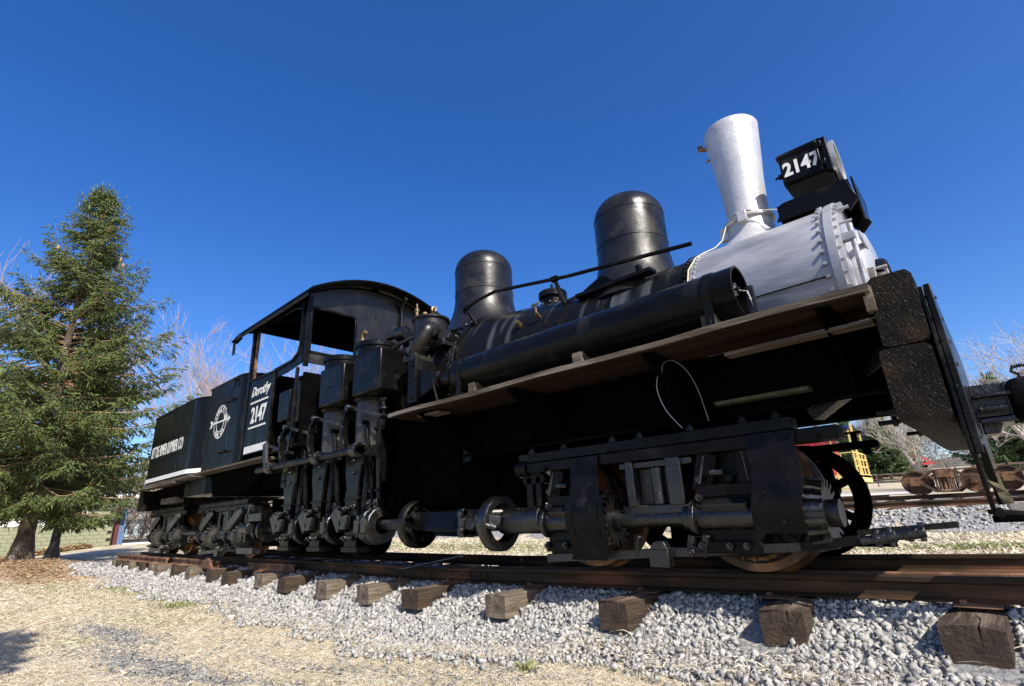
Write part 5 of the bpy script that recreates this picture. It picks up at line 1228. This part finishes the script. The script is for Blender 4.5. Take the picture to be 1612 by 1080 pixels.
truck(RT, -13.85, False)

# ================================================================== trees
def tubes_np(segs, n=4):
    """segs: array of (p0(3), p1(3), r0, r1)"""
    A = np.array(segs, float); p0, p1, r0, r1 = A[:, :3], A[:, 3:6], A[:, 6], A[:, 7]
    d = p1 - p0; d /= np.linalg.norm(d, axis=1)[:, None] + 1e-9
    u = np.where(np.abs(d[:, 2:3]) > .9, [[1., 0, 0]], [[0, 0, 1.]]); a = np.cross(d, u); a /= np.linalg.norm(a, axis=1)[:, None]; b = np.cross(d, a)
    V = []
    for p, r in ((p0, r0), (p1, r1)):
        for k in range(n):
            t = 2 * PI * k / n; V.append(p + r[:, None] * (math.cos(t) * a + math.sin(t) * b))
    V = np.stack(V, 1).reshape(-1, 3); base = (np.arange(len(A)) * 2 * n)[:, None]
    F = np.concatenate([base + [k, (k + 1) % n, n + (k + 1) % n, n + k] for k in range(n)])
    return V, F
def spruce(seed, H, R, base, dens=1.0, twl=.13, twr=.017, lift=.0):
    r = np.random.RandomState(seed); wood = []; P = []; D = []; Ls = []
    trunk = []
    K = 14
    for k in range(K):
        t0, t1 = k / K, (k + 1) / K
        rr = lambda t: .15 * (H / 9.5) * (1 - t) ** 1.1 + .012 + (.15 * math.exp(-t * 38))
        trunk.append((.05 * math.sin(t0 * 5), .04 * math.sin(t0 * 7 + 1), H * t0, .05 * math.sin(t1 * 5), .04 * math.sin(t1 * 7 + 1), H * t1, rr(t0), rr(t1)))
    z = base; lev = 0
    while z < H - .15:
        t = (z - base) / (H - base)
        rad = R * (1 - t) ** .82 * (1 if t > .12 else .72 + 2.3 * t)
        nb = int(r.randint(5, 8))
        for i in range(nb):
            a = r.rand() * 2 * PI; L = rad * (.42 + .74 * r.rand()) + .12
            if r.rand() < .06: L *= 1.22
            n = max(4, int(L / .16)); slope = -.16 + .85 * t + r.randn() * .12; p = np.array([0, 0, z + r.randn() * .05]); ps = [p.copy()]
            yaw = a
            for k in range(n):
                s = k / n; sl = slope - .22 * math.sin(s * PI * .9) + .85 * s ** 2.2
                yaw += r.randn() * .06; st = L / n
                p = p + st * np.array([math.cos(yaw) * math.cos(sl), math.sin(yaw) * math.cos(sl), math.sin(sl)]); ps.append(p.copy())
            for k in range(n):
                wr = .02 * (L / 2) * (1 - k / n) + .004; wood.append((*ps[k], *ps[k + 1], wr, wr * .8))
                s = (k + .5) / n
                if s < .16 and L > 1.2: continue
                bd = ps[k + 1] - ps[k]; bd /= np.linalg.norm(bd); side = np.cross(bd, [0, 0, 1]); side /= np.linalg.norm(side) + 1e-6
                for sg in (-1, 1):
                    if r.rand() > .95: continue
                    ll = (.16 + .52 * (1 - s) * min(1, L / 1.6)) * (.7 + .6 * r.rand())
                    q = ps[k] + (ps[k + 1] - ps[k]) * r.rand(); dd = bd * .55 + side * sg * .8 + np.array([0, 0, -.42 - .5 * r.rand()]); dd /= np.linalg.norm(dd)
                    m_ = max(2, int(ll / (.075 / dens)))
                    for j in range(m_):
                        f = (j + .5) / m_; q2 = q + dd * ll * f + np.array([0, 0, -.12 * ll * f * f])
                        for s2 in (-1, 1):
                            tw = dd * .62 + np.cross(dd, [0, 0, 1]) * s2 * .6 + r.randn(3) * .22 + np.array([0, 0, -.22]); tw /= np.linalg.norm(tw)
                            P.append(q2); D.append(tw); Ls.append(twl * (.65 + .7 * r.rand()))
                    P.append(q + dd * ll * .8); D.append(dd); Ls.append(twl * 1.3)
                    if ll > .4: wood.append((*q, *(q + dd * ll), .005, .003))
            # upright leader at the tip
            tip = bd * .6 + np.array([0, 0, .55]); tip /= np.linalg.norm(tip); P.append(ps[-1]); D.append(tip); Ls.append(twl * 1.7)
        z += (.17 + .10 * r.rand()) / max(.6, dens ** .3); lev += 1
    for k in range(10): P.append(np.array([r.randn() * .05, r.randn() * .05, H - .1 * k])); D.append(np.array([r.randn() * .25, r.randn() * .25, 1.])); Ls.append(twl * 1.6)
    P, D, Ls = np.array(P), np.array(D), np.array(Ls); D /= np.linalg.norm(D, axis=1)[:, None]
    u = r.randn(len(P), 3); a = np.cross(D, u); a /= np.linalg.norm(a, axis=1)[:, None]; b = np.cross(D, a)
    w = twr * (.7 + .6 * r.rand(len(P)))[:, None]
    q = P + D * (Ls * .4)[:, None]
    V = np.stack([P, q + a * w, q + (-.5 * a + .866 * b) * w, q + (-.5 * a - .866 * b) * w, P + D * Ls[:, None]], 1).reshape(-1, 3)
    bs = (np.arange(len(P)) * 5)[:, None]
    F = np.concatenate([bs + f for f in ([0, 2, 1], [0, 3, 2], [0, 1, 3], [4, 1, 2], [4, 2, 3], [4, 3, 1])])
    return V, F, trunk, wood
def put_spruce(loc, args, label, name='spruce_tree', crown='needle', rz=0, group=None, cones=False):
    V, F, tr, wd = spruce(**args)
    t = empty(name, loc, label, 'tree', group, rz)
    c = npobj('crown', V, F, crown, t); print('spruce tris', len(F))
    v, f = tubes_np(tr, 12); npobj('trunk', v, f, 'bark', t, smooth=True)
    v, f = tubes_np(wd, 4); npobj('branches', v, f, 'twig', t)
    return t
sp = put_spruce((-20.2, -2.8, -.35), dict(seed=5, H=11.9, R=4.25, base=1.7, dens=1.05, twl=.18, twr=.019), 'big green Norway spruce left of the tender, branches drooping almost to the ground')
g = G()
for k in range(9):
    a = random.uniform(0, 6.28); z = random.uniform(9.3, 10.9); rr = (11.6 - z) * .4; cx, cy = rr * math.cos(a), rr * math.sin(a)
    g.lathe([(0, z), (.03, z - .03), (.04, z - .08), (.03, z - .15), (0, z - .19)], (cx, cy, 0), 'z', 8)
obj('cone', g, mat('cone_brown', (.42, .22, .10), rough=.8), sp)
put_spruce((-25.1, -1.5, -.45), dict(seed=8, H=8.2, R=3.6, base=2.3, dens=.75, twl=.22, twr=.03), 'second smaller spruce with a bare slanted trunk, behind the big one').children[1].rotation_euler = (0, .03, 0)

def bare_tree(seed, H, trunks=1, spread=.5, upright=.6, depth=7, r0=.13, low=.25, child=(2, 4), twig=.012, maxseg=5200):
    r = np.random.RandomState(seed); segs = []
    st = []
    for k in range(trunks):
        a = r.rand() * 6.28; d = np.array([math.cos(a) * spread * (trunks > 1) * .55, math.sin(a) * spread * (trunks > 1) * .55, 1.]); st.append((np.array([0, 0, 0.]), d / np.linalg.norm(d), H * .30, r0, 0))
    while st and len(segs) < maxseg:
        p, d, L, rad, g_ = st.pop(0)
        n = 4
        for i in range(n):
            d = d + r.randn(3) * .10 + np.array([0, 0, .06 * upright]); d /= np.linalg.norm(d)
            q = p + d * L / n; r2 = rad * (.93 if i < n - 1 else .85); segs.append((*p, *q, rad, r2)); p = q; rad = r2
            if g_ > 0 and g_ < depth and r.rand() < .55 or (g_ == 0 and i / n >= low and r.rand() < .7):
                x = r.randn(3); x -= d * x.dot(d); x /= np.linalg.norm(x); nd = d * .75 + x * spread * 1.25; nd /= np.linalg.norm(nd)
                st.append((q, nd, L * (.55 + .25 * r.rand()), max(twig, rad * .5), g_ + 1))
        if g_ < depth:
            for c in range(r.randint(*child)):
                x = r.randn(3); x -= d * x.dot(d); x /= np.linalg.norm(x); nd = d + x * spread * (.5 + .5 * r.rand()) + np.array([0, 0, .15 * upright]); nd /= np.linalg.norm(nd)
                st.append((p, nd, L * (.68 + .2 * r.rand()), max(twig, rad * (.62 + .2 * r.rand())), g_ + 1))
    S_ = np.array(segs); zt = S_[:, 5].max(); S_[:, :6] *= H / zt
    return S_
def put_bare(loc, S_, m, label, group=None, name='bare_tree', rz=0, split=None):
    t = empty(name, loc, label, 'tree', group, rz)
    thick = S_[:, 6] > np.sort(S_[:, 6])[-min(len(S_), 60)]
    v, f = tubes_np(S_[thick], 6); npobj('trunk', v, f, split or m, t, smooth=True)
    v, f = tubes_np(S_[~thick], 3); npobj('crown', v, f, m, t)
    return t
B1 = bare_tree(1, 19, 1, .42, .8, 7, .19, twig=.012)
B2 = bare_tree(2, 17, 3, .36, .9, 7, .12, twig=.012)
B3 = bare_tree(3, 17, 3, .6, .8, 7, .12, twig=.012)
B4 = bare_tree(4, 11, 2, .75, .3, 7, .20, low=.1, twig=.014, maxseg=6500)
B5 = bare_tree(5, 10, 6, .55, .9, 7, .13, twig=.018, maxseg=7000)
put_bare((-63, 1.6, .1), np.concatenate([B1[:, :] * 1.5]), 'bare2', 'tall bare pinkish tree at the left edge behind the big spruce', rz=.4)
put_bare((-53.5, 10.6, -.2), B1 * 1.0, 'bare2', 'tall slim bare tree right of the spruce, above the tender', rz=2.0, split='palebark')
put_bare((-50, 13.5, -.2), B2 * .62, 'bare2', 'shorter bare twiggy tree between the spruce and the bunker', rz=1.0)
put_bare((-44.3, 12.4, -.1), B2 * 1.03, 'bare', 'bare pale tree fanning out behind the cab roof', split='palebark', rz=.3)
put_bare((-43.3, 16.2, -.1), B3 * .92, 'bare', 'bare pale branching tree seen through the cab windows', split='palebark', rz=3.3)
put_bare((1.9, 38.6, 1.35), B4 * .86, 'bare', 'leaning bare tree with wide branches at the right edge', rz=.3, split='palebark')
put_bare((-6.2, 58.0, 2.5), B5 * .72, 'palebark', 'pale many stemmed bare tree behind the wooden fence', rz=1.2)
put_bare((-10.9, 64.0, 2.8), B5 * .68, 'bare', 'grey bare tree left of the pale many stemmed one', rz=4.0)
put_bare((-.9, 55, 2.4), B4 * .6, 'palebark', 'pale bare branching tree below the coupler', rz=2.4)
for loc, a, lab in (((-11.8, 61.0, 2.6), dict(seed=21, H=6.0, R=2.3, base=.6, dens=.55, twl=.34, twr=.06), 'dark pine left of the caboose railing'),
                    ((-9.2, 63.0, 2.8), dict(seed=22, H=7.0, R=2.8, base=.5, dens=.55, twl=.34, twr=.06), 'taller pointed pine left of the pale bare tree'),
                    ((.6, 57.0, 2.6), dict(seed=23, H=7.6, R=4.2, base=.4, dens=.55, twl=.36, twr=.07), 'broad light green pine right of the pilot step')):
    put_spruce(loc, a, lab, 'pine_tree', 'needle2')
# woods: many bare stems that read as one mass
def woods(name, pts, S_list, m):
    Vs = []; Fs = []; off = 0
    for (x_, y_, z_, s_, a_) in pts:
        S_ = S_list[RS.randint(len(S_list))]; v, f = tubes_np(S_, 3)
        c, q = math.cos(a_), math.sin(a_); v = v @ np.array([[c, q, 0], [-q, c, 0], [0, 0, 1]]) * s_ + [x_, y_, z_]
        Vs.append(v); Fs.append(f + off); off += len(v)
    return tag(npobj(name, np.concatenate(Vs), np.concatenate(Fs), m), kind='stuff')
W1 = bare_tree(11, 8, 4, .6, .6, 5, .09, twig=.035, maxseg=900); W2 = bare_tree(12, 7, 5, .8, .4, 5, .08, twig=.035, maxseg=900); W3 = bare_tree(13, 3, 7, 1.1, .2, 5, .04, twig=.022, maxseg=800)
pts = []
for k in range(85):
    x_ = random.uniform(-62, 14); y_ = 66 + random.uniform(0, 18) - max(0, -x_ - 20) * .55; pts.append((x_, y_, gp(x_, y_) - .2, random.uniform(.7, 1.15), random.uniform(0, 6)))
woods('woodland', pts, [W1, W2], 'brush')
pts = []
for k in range(140):
    x_ = random.uniform(-66, -22); y_ = 33 + random.uniform(0, 9) + (x_ + 44) * .45; pts.append((x_, y_, gp(x_, y_) - .1, random.uniform(.7, 1.5), random.uniform(0, 6)))
woods('brush_thicket', pts, [W3, W2], 'brush')
pts = []
for k in range(34):
    x_ = random.uniform(-62, -46); y_ = random.uniform(3, 16); pts.append((x_, y_, gp(x_, y_) - .1, random.uniform(.5, .8), random.uniform(0, 6)))
woods('brush_thicket', pts, [W1, W3], 'brush')
# far wooded hill line
hx = np.linspace(-420, 380, 90); hz = 13 + 5 * np.sin(hx * .013 + 1) + 2.5 * np.sin(hx * .05) + 1.4 * RS.rand(90)
g = G()
rows = []
for t_, yy in ((0, 150), (.5, 175), (.9, 205), (1, 235)):
    rows.append([(hx[i], yy + 10 * math.sin(hx[i] * .02), 5 + (hz[i] - 5) * t_ * .55 + (RS.rand() * 1.2 if t_ else 0)) for i in range(90)])
for a in range(3):
    o_ = len(g.v); g.add(rows[a] + rows[a + 1], [(i, i + 1, 91 + i, 90 + i) for i in range(89)])
M['hill'] = mat('wooded_winter_hill', (.13, .105, .085), (.06, .075, .045), .08, .95, bump=1.0, bscale=.5, c3=(.19, .155, .13), s3=.3)
tag(obj('hills', g, 'hill'), kind='structure')

# ================================================================== things behind the locomotive on the right
# caboose
cab2 = empty('caboose', (-9.5, 25.25, .56), 'red caboose with yellow end railings behind the front wheel', 'caboose')
def CB(name, g, m, par=None, **k): return obj(name, g, m, par or cab2, **k)
g = G(); g.box(-5.2, 3.35, -1.35, 1.35, .95, 2.95); body = CB('body', g, 'red', bevel=.01)
g = G()
for k in range(28):
    g.box(-5.1 + k * .3, -5.09 + k * .3, -1.36, -1.352, 1.0, 2.9)
CB('body_batten', g, 'maroon')
for xx in (-4.0, -1.0, 1.6):
    g = G(); g.box(xx, xx + .6, -1.365, -1.352, 1.7, 2.5); f = CB('window', g, 'yellow'); h = G(); h.box(xx + .07, xx + .53, -1.372, -1.366, 1.77, 2.43); CB('pane', h, 'under', f)
g = G(); vs = []; yy = np.linspace(-1.5, 1.5, 13)
for x_ in (-6.3, 4.45):
    for dz in (0, .05): vs += [(x_, y_, 3.28 - .33 * (y_ / 1.5) ** 2 + dz) for y_ in yy]
n = 13; fs = []
for i in range(n - 1): fs += [(i, i + 1, n * 2 + i + 1, n * 2 + i), (n + i, n * 3 + i, n * 3 + i + 1, n + i + 1), (i, n + i, n + i + 1, i + 1), (2 * n + i, 2 * n + i + 1, 3 * n + i + 1, 3 * n + i)]
fs += [(0, 2 * n, 3 * n, n), (n - 1, 2 * n - 1, 4 * n - 1, 3 * n - 1)]; g.add(vs, fs); CB('roof', g, 'iron')
g = G(); g.box(-2.2, .2, -1.0, 1.0, 3.2, 3.9); g.box(-2.3, .3, -1.1, 1.1, 3.9, 3.95); CB('cupola', g, 'red')
g = G(); g.box(3.35, 4.5, -1.35, 1.35, .82, .98); g.box(4.35, 4.5, -1.4, 1.4, .62, .95)
CB('platform', g, 'yellow', bevel=.01)
g = G()
for yy in (-1.3, -.75, -.25, .4, 1.3): g.box(4.42, 4.47, yy - .025, yy + .025, .98, 1.95)
for zz in (1.32, 1.66, 1.95): g.box(4.42, 4.47, -1.3, 1.3, zz - .025, zz + .025)
g.box(4.40, 4.46, -1.33, -1.27, .98, 2.95); g.box(4.40, 4.46, 1.27, 1.33, .98, 2.95)
for yy in (-1.0, -.7): g.box(4.49, 4.53, yy - .02, yy + .02, .9, 3.3)
for k in range(8): g.box(4.49, 4.53, -1.0, -.7, 1.0 + k * .28, 1.03 + k * .28)
g.box(3.4, 4.45, -1.35, -1.31, 1.93, 1.97); g.box(3.6, 3.64, -1.35, -1.31, .98, 2.9); g.box(3.9, 3.93, -1.35, -1.31, .98, 1.95)
CB('end_railing', g, 'yellow')
g = G(); g.box(3.6, 4.3, -1.42, -1.35, .30, .36); g.box(3.6, 3.66, -1.42, -1.35, .30, .9); g.box(4.24, 4.3, -1.42, -1.35, .30, .9); g.box(3.65, 4.25, -1.3, -1.0, .55, .6); CB('step', g, 'yellow')
g = G(); g.box(-5.2, 3.4, -1.0, 1.0, .7, .95); CB('underframe', g, 'under')
for cx in (-3.6, 2.0):
    for a in (-.8, .8):
        for s in (-.72, .72):
            g = G(); g.lathe([(0, -.06), (.40, -.06), (.42, .0), (.42, .06), (0, .06)], (cx + a, s, .42), 'y', 28); CB('wheel', g, 'rusty')
    g = G()
    for s in (-.95, .85): g.box(cx - 1.1, cx + 1.1, s, s + .1, .35, .6)
    CB('truck_frame', g, 'under')
# rusty freight trucks on the third track
def rusty_truck(x, y, z, lab, first=None):
    t = empty('freight_truck', (x, y, z), lab, 'rail truck', 'rusty freight trucks standing on the third track')
    for a in (-.84, .84):
        for s in (-.75, .75):
            g = G(); g.lathe([(0, s - .07), (.12, s - .07), (.14, s - .02), (.35, s - .01), (.37, s - .06), (.42, s - .06), (.42, s + .05), (.37, s + .05), (.35, s + .02), (.14, s + .03), (.12, s + .09), (0, s + .09)], (a, 0, .42), 'y', 36); obj('wheel', g, 'rusty', t)
        g = G(); g.cyl((a, -1.05, .42), (a, 1.05, .42), .07, n=10); obj('axle', g, 'rusty', t)
    for s in (-1.0, 1.0):
        g = G(); y0, y1 = s - .06, s + .06
        g.prism([(-1.15, .50), (-.62, .52), (-.25, .74), (.25, .74), (.62, .52), (1.15, .50), (1.15, .58), (.66, .60), (.28, .84), (-.28, .84), (-.66, .60), (-1.15, .58)], y0, y1)
        g.prism([(-1.1, .40), (-.6, .38), (-.25, .12), (.25, .12), (.6, .38), (1.1, .40), (1.1, .34), (.64, .31), (.3, .05), (-.3, .05), (-.64, .31), (-1.1, .34)], y0, y1)
        for a in (-.84, .84): g.box(a - .13, a + .13, s - .12, s + .12, .30, .58)
        for a in (-.25, .19): g.box(a, a + .06, y0, y1, .1, .8)
        obj('side_frame', g, 'rusty', t, bevel=.01)
        g = G()
        for k in range(3): g.cyl((-.12 + .12 * k, s, .14), (-.12 + .12 * k, s, .55), .05, n=10)
        obj('spring', g, 'rusty', t)
    g = G(); g.box(-.2, .2, -1.1, 1.1, .55, .78); g.cyl((0, 0, .78), (0, 0, .88), .2, n=20); obj('bolster', g, 'rusty', t, bevel=.01)
rusty_truck(-1.75, 20.35, .475, 'rusty freight truck left of the broken wooden step')
rusty_truck(.75, 20.35, .475, 'rusty freight truck right of the broken wooden step')
# wooden fence on the right
def rail_fence(name, x0, x1, y0, y1, sp, hs, m, lab, ph, pw=.12, rh=.10, bow=0):
    n = int(round(math.hypot(x1 - x0, y1 - y0) / sp)); t = empty(name, (x0, y0, gp(x0, y0)), lab, 'fence'); b0 = t.location
    P_ = []
    for k in range(n + 1):
        f = k / n; x_, y_ = x0 + (x1 - x0) * f, y0 + (y1 - y0) * f; z_ = gp(x_, y_); P_.append(Vector((x_, y_, z_)) - b0)
        g = G(); p = P_[-1]; g.beam(p + Vector((0, 0, -.3)), p + Vector((random.uniform(-.05, .05), 0, ph)), pw, pw); obj('post', g, m, t)
    for k in range(n):
        for h in hs:
            g = G(); g.beam(P_[k] + Vector((-.06, -pw / 2 - .02, h + random.uniform(-.05, .05))), P_[k + 1] + Vector((.06, -pw / 2 - .02, h + random.uniform(-.05, .05))), .04, rh); obj('fence_rail', g, m, t)
rail_fence('wooden_fence', -16, 16, 42.5, 42.5, 2.7, (.55, 1.02), 'fence', 'two rail weathered wooden fence behind the rusty trucks', 1.15, .14, .11)
rail_fence('wire_fence', -14, 10, 47.5, 47.5, 3.0, (.3, .6, .95), 'fence', 'thin low fence beyond the two rail fence', 1.05, .07, .03)
rail_fence('white_fence', -40, -22, 22.0, 30.5, 2.3, (.35, .75, 1.15), 'whitefence', 'pale board fence seen under the frame beside the drive shaft', 1.3, .13, .14)
g = G(); g.prism([(-.25, 0), (.25, 0), (.25, .55), (-.25, .55)], -.2, .2)
def house(name, loc, L, D_, h, rh, wall, roof, lab, ov=.5, rz=0):
    t = empty(name, loc, lab, 'house', None, rz)
    g = G(); g.box(-L / 2, L / 2, 0, D_, 0, h); g.prism([(0, h), (D_, h), (D_ / 2, h + rh)], -L / 2, L / 2, ax='x'); obj('wall', g, wall, t)
    g = G()
    for s in (0, 1):
        a = (-ov, h - ov * rh / (D_ / 2)) if s == 0 else (D_ + ov, h - ov * rh / (D_ / 2)); b = (D_ / 2, h + rh)
        g.prism([(a[0], a[1] + .02), (b[0], b[1] + .02), (b[0], b[1] + .14), (a[0], a[1] + .14)], -L / 2 - ov, L / 2 + ov, ax='x')
    obj('roof', g, roof, t)
    for k in range(3):
        g = G(); g.box(-L / 2 + L * (k + .6) / 3.4, -L / 2 + L * (k + .6) / 3.4 + 1, -.04, -.005, .9, 1.9); w_ = obj('window', g, 'whitewall', t); g = G(); g.box(-L / 2 + L * (k + .6) / 3.4 + .1, -L / 2 + L * (k + .6) / 3.4 + .9, -.06, -.045, 1.0, 1.8); obj('pane', g, 'under', w_)
    return t
house('red_roofed_house', (-14.5, 68.5, 2.2), 6.5, 5, 1.3, .9, 'brownwall', 'redroof', 'brown house with bright red roof just right of the caboose railing')
house('red_roofed_house', (-8.6, 73.0, 2.6), 4.2, 6, 1.5, 1.2, 'brownwall', 'redroof', 'smaller red roofed house left of the pale bare tree', rz=.5)
g = G(); g.box(-.4, .4, -.3, .3, 0, 2.6); t = empty('chimney', (-10.9, 67.5, 2.3), 'brown chimney stack between the two red roofs', 'chimney'); obj('shaft', g, 'brownwall', t); g = G(); g.box(-.46, .46, -.36, .36, 2.6, 2.75); obj('chimney_cap', g, 'brownwall', t)
t = empty('rowboat', (-1.4, 50.5, gp(-1.4, 50.5)), 'upturned blue hull behind the fence beside the broken wooden step', 'boat'); g = G()
rr = [[(x_, w_ * math.cos(a), .75 * h_ * math.sin(a)) for a in np.linspace(0, PI, 9)] for x_, w_, h_ in ((-.9, .15, .4), (-.6, .45, .6), (0, .5, .7), (.6, .45, .65), (.9, .3, .5))]
g.loft(rr); obj('hull', g, 'blue', t); g = G(); g.beam((-.85, 0, .32), (.85, 0, .42), .05, .06); obj('keel', g, 'blue', t)
# ================================================================== left background
bl = empty('block_building', (-38.6, 2.75, 0), 'low olive concrete block building with white band and a white board, behind the spruce trunks', 'building', None, math.radians(258))
# local x runs along the front from the right corner; front faces -Y local is handled by signs below
Lb = 9.0; Hb = 2.35
def BP(name, g, m, par=None, **k): return obj(name, g, m, par or bl, **k)
g = G(); g.box(0, Lb, -7, -.2, -1.6, Hb); wall = BP('wall', g, 'block')
def blocks(x0, x1, z0, rows, m):
    h_ = .2; w_ = .4; src = None; cnt = 0
    for r_ in range(rows):
        off = 0 if r_ % 2 == 0 else .2; x_ = x0 + off
        while x_ + w_ <= x1 + .01:
            if src is None or cnt % 1 == 0:
                if src is None:
                    g = G(); g.box(.006, w_ - .006, -.2, 0, .006, h_ - .006); src = BP('concrete_block', g, m); src.location = (x_, 0, z0 + r_ * h_)
                else:
                    o = bpy.data.objects.new('concrete_block', src.data); COL.objects.link(o); o.parent = bl; o.location = (x_, 0, z0 + r_ * h_)
            x_ += w_; cnt += 1
blocks(0, 8.8, -1.4, 12, 'block'); 
g = G(); g.box(0, 8.8, -.195, 0, 1.012, 1.30); BP('white_band', g, 'whitewall')
blocks(0, 8.8, 1.31, 5, 'block')
g = G(); g.box(8.81, Lb, -.195, 0, -1.6, Hb); g.box(-.012, -.002, -.19, -.01, -1.5, Hb); BP('plain_wall', g, 'block')
g = G(); g.box(1.25, 3.1, .003, .05, .88, 1.98); BP('white_board', g, 'whitewall', bevel=.005)
g = G(); g.box(-1.9, Lb + .5, -7.6, .8, Hb + .04, Hb + .22); BP('fascia', g, 'whitewall')
g = G(); g.loft([[(-1.9, .8, Hb + .22), (Lb + .5, .8, Hb + .22), (Lb + .5, -7.6, Hb + .22), (-1.9, -7.6, Hb + .22)], [(1.5, -3.0, Hb + .95), (Lb - 3, -3.0, Hb + .95), (Lb - 3, -3.8, Hb + .95), (1.5, -3.8, Hb + .95)]]); BP('roof', g, 'roofgrey')
g = G(); g.box(-.55, -.03, -.9, -.86, -.2, 1.8); g.box(-.57, -.53, -.95, .0, -.2, 1.8); dr = BP('door', g, 'bluedoor', label='blue door standing open at the corner')
g = G(); g.box(-.3, -.04, -.84, -.80, -.2, 1.8); BP('door_frame', g, 'maroon')
g = G(); g.cyl((-.59, -.12, 1.1), (-.62, -.12, 1.1), .04, n=8); obj('handle', g, 'iron', dr)
g = G(); g.box(-2.2, -.6, -2.5, 0.3, -.25, -.14); BP('doorstep', g, 'whitewall')
sh = empty('siding_shed', (-62.5, 9.6, -.3), 'pale blue sided shed with grey roof left of the tender end beam', 'shed', None, math.radians(258))
g = G(); g.box(-6, 3, -5, 0, 0, 2.0); obj('wall', g, 'shed', sh)
for k in range(22):
    g = G(); g.box(-6 + k * .41, -6 + k * .41 + .39, 0.003, .03, .05, 1.95); obj('siding_board', g, 'shed', sh)
g = G(); g.prism([(.5, 1.95), (-2.5, 3.1), (-5.5, 1.95), (-5.5, 2.1), (-2.5, 3.25), (.5, 2.1)], -6.4, 3.4, ax='x'); obj('roof', g, 'roofgrey', sh)
# leaf pile along the block wall
P = np.stack([rnd(5000, 0, 1), RS.randn(5000) * .16, np.abs(RS.randn(5000)) * .10], 1)
ang = math.radians(258); xl = .8 + P[:, 0] * 6.5; yl_ = .45 + P[:, 1]
Pw = np.stack([-38.6 + xl * math.cos(ang) - yl_ * math.sin(ang), 2.75 + xl * math.sin(ang) + yl_ * math.cos(ang), P[:, 2]], 1); Pw[:, 2] += gz(Pw[:, 0], Pw[:, 1])
blades('leaf_litter', Pw, .14 + .1 * RS.rand(5000), .05 + .04 * RS.rand(5000), 'litter', 1.2)
# shrub seen below the frame
t = empty('shrub', (-31.5, 21.6, gp(-31.5, 21.6)), 'yellow green shrub in front of the pale board fence', 'shrub')
n = 2600; u = RS.randn(n, 3); u /= np.linalg.norm(u, axis=1)[:, None]; P = u * np.array([1.1, .9, .75]) * (.6 + .4 * RS.rand(n))[:, None] + [0, 0, .7]; P = P[P[:, 2] > .05]
o = blades('foliage', P, .18 + .1 * RS.rand(len(P)), .08 + .05 * RS.rand(len(P)), 'shrub', 1.3); o.parent = t; del o['kind']
v, f = tubes_np(np.array([(0, 0, 0, math.cos(a) * .5, math.sin(a) * .5, .9, .03, .01) for a in np.linspace(0, 6, 7)]), 4); npobj('stem', v, f, 'twig', t)
# added spruce, out of view, placed to cast the corner shadow on the lawn
t = empty('shadow_caster_spruce', (-3.2, -5.65, gp(-3.2, -5.65)), 'added unseen slim spruce outside the left edge, casting the shadow on the lawn', 'tree')
V_, F_, tr_, wd_ = spruce(seed=33, H=4.9, R=.62, base=1.2, dens=1.0, twl=.13, twr=.035)
npobj('crown', V_, F_, 'needle', t); v, f = tubes_np(tr_, 8); npobj('trunk', v, f, 'bark', t)
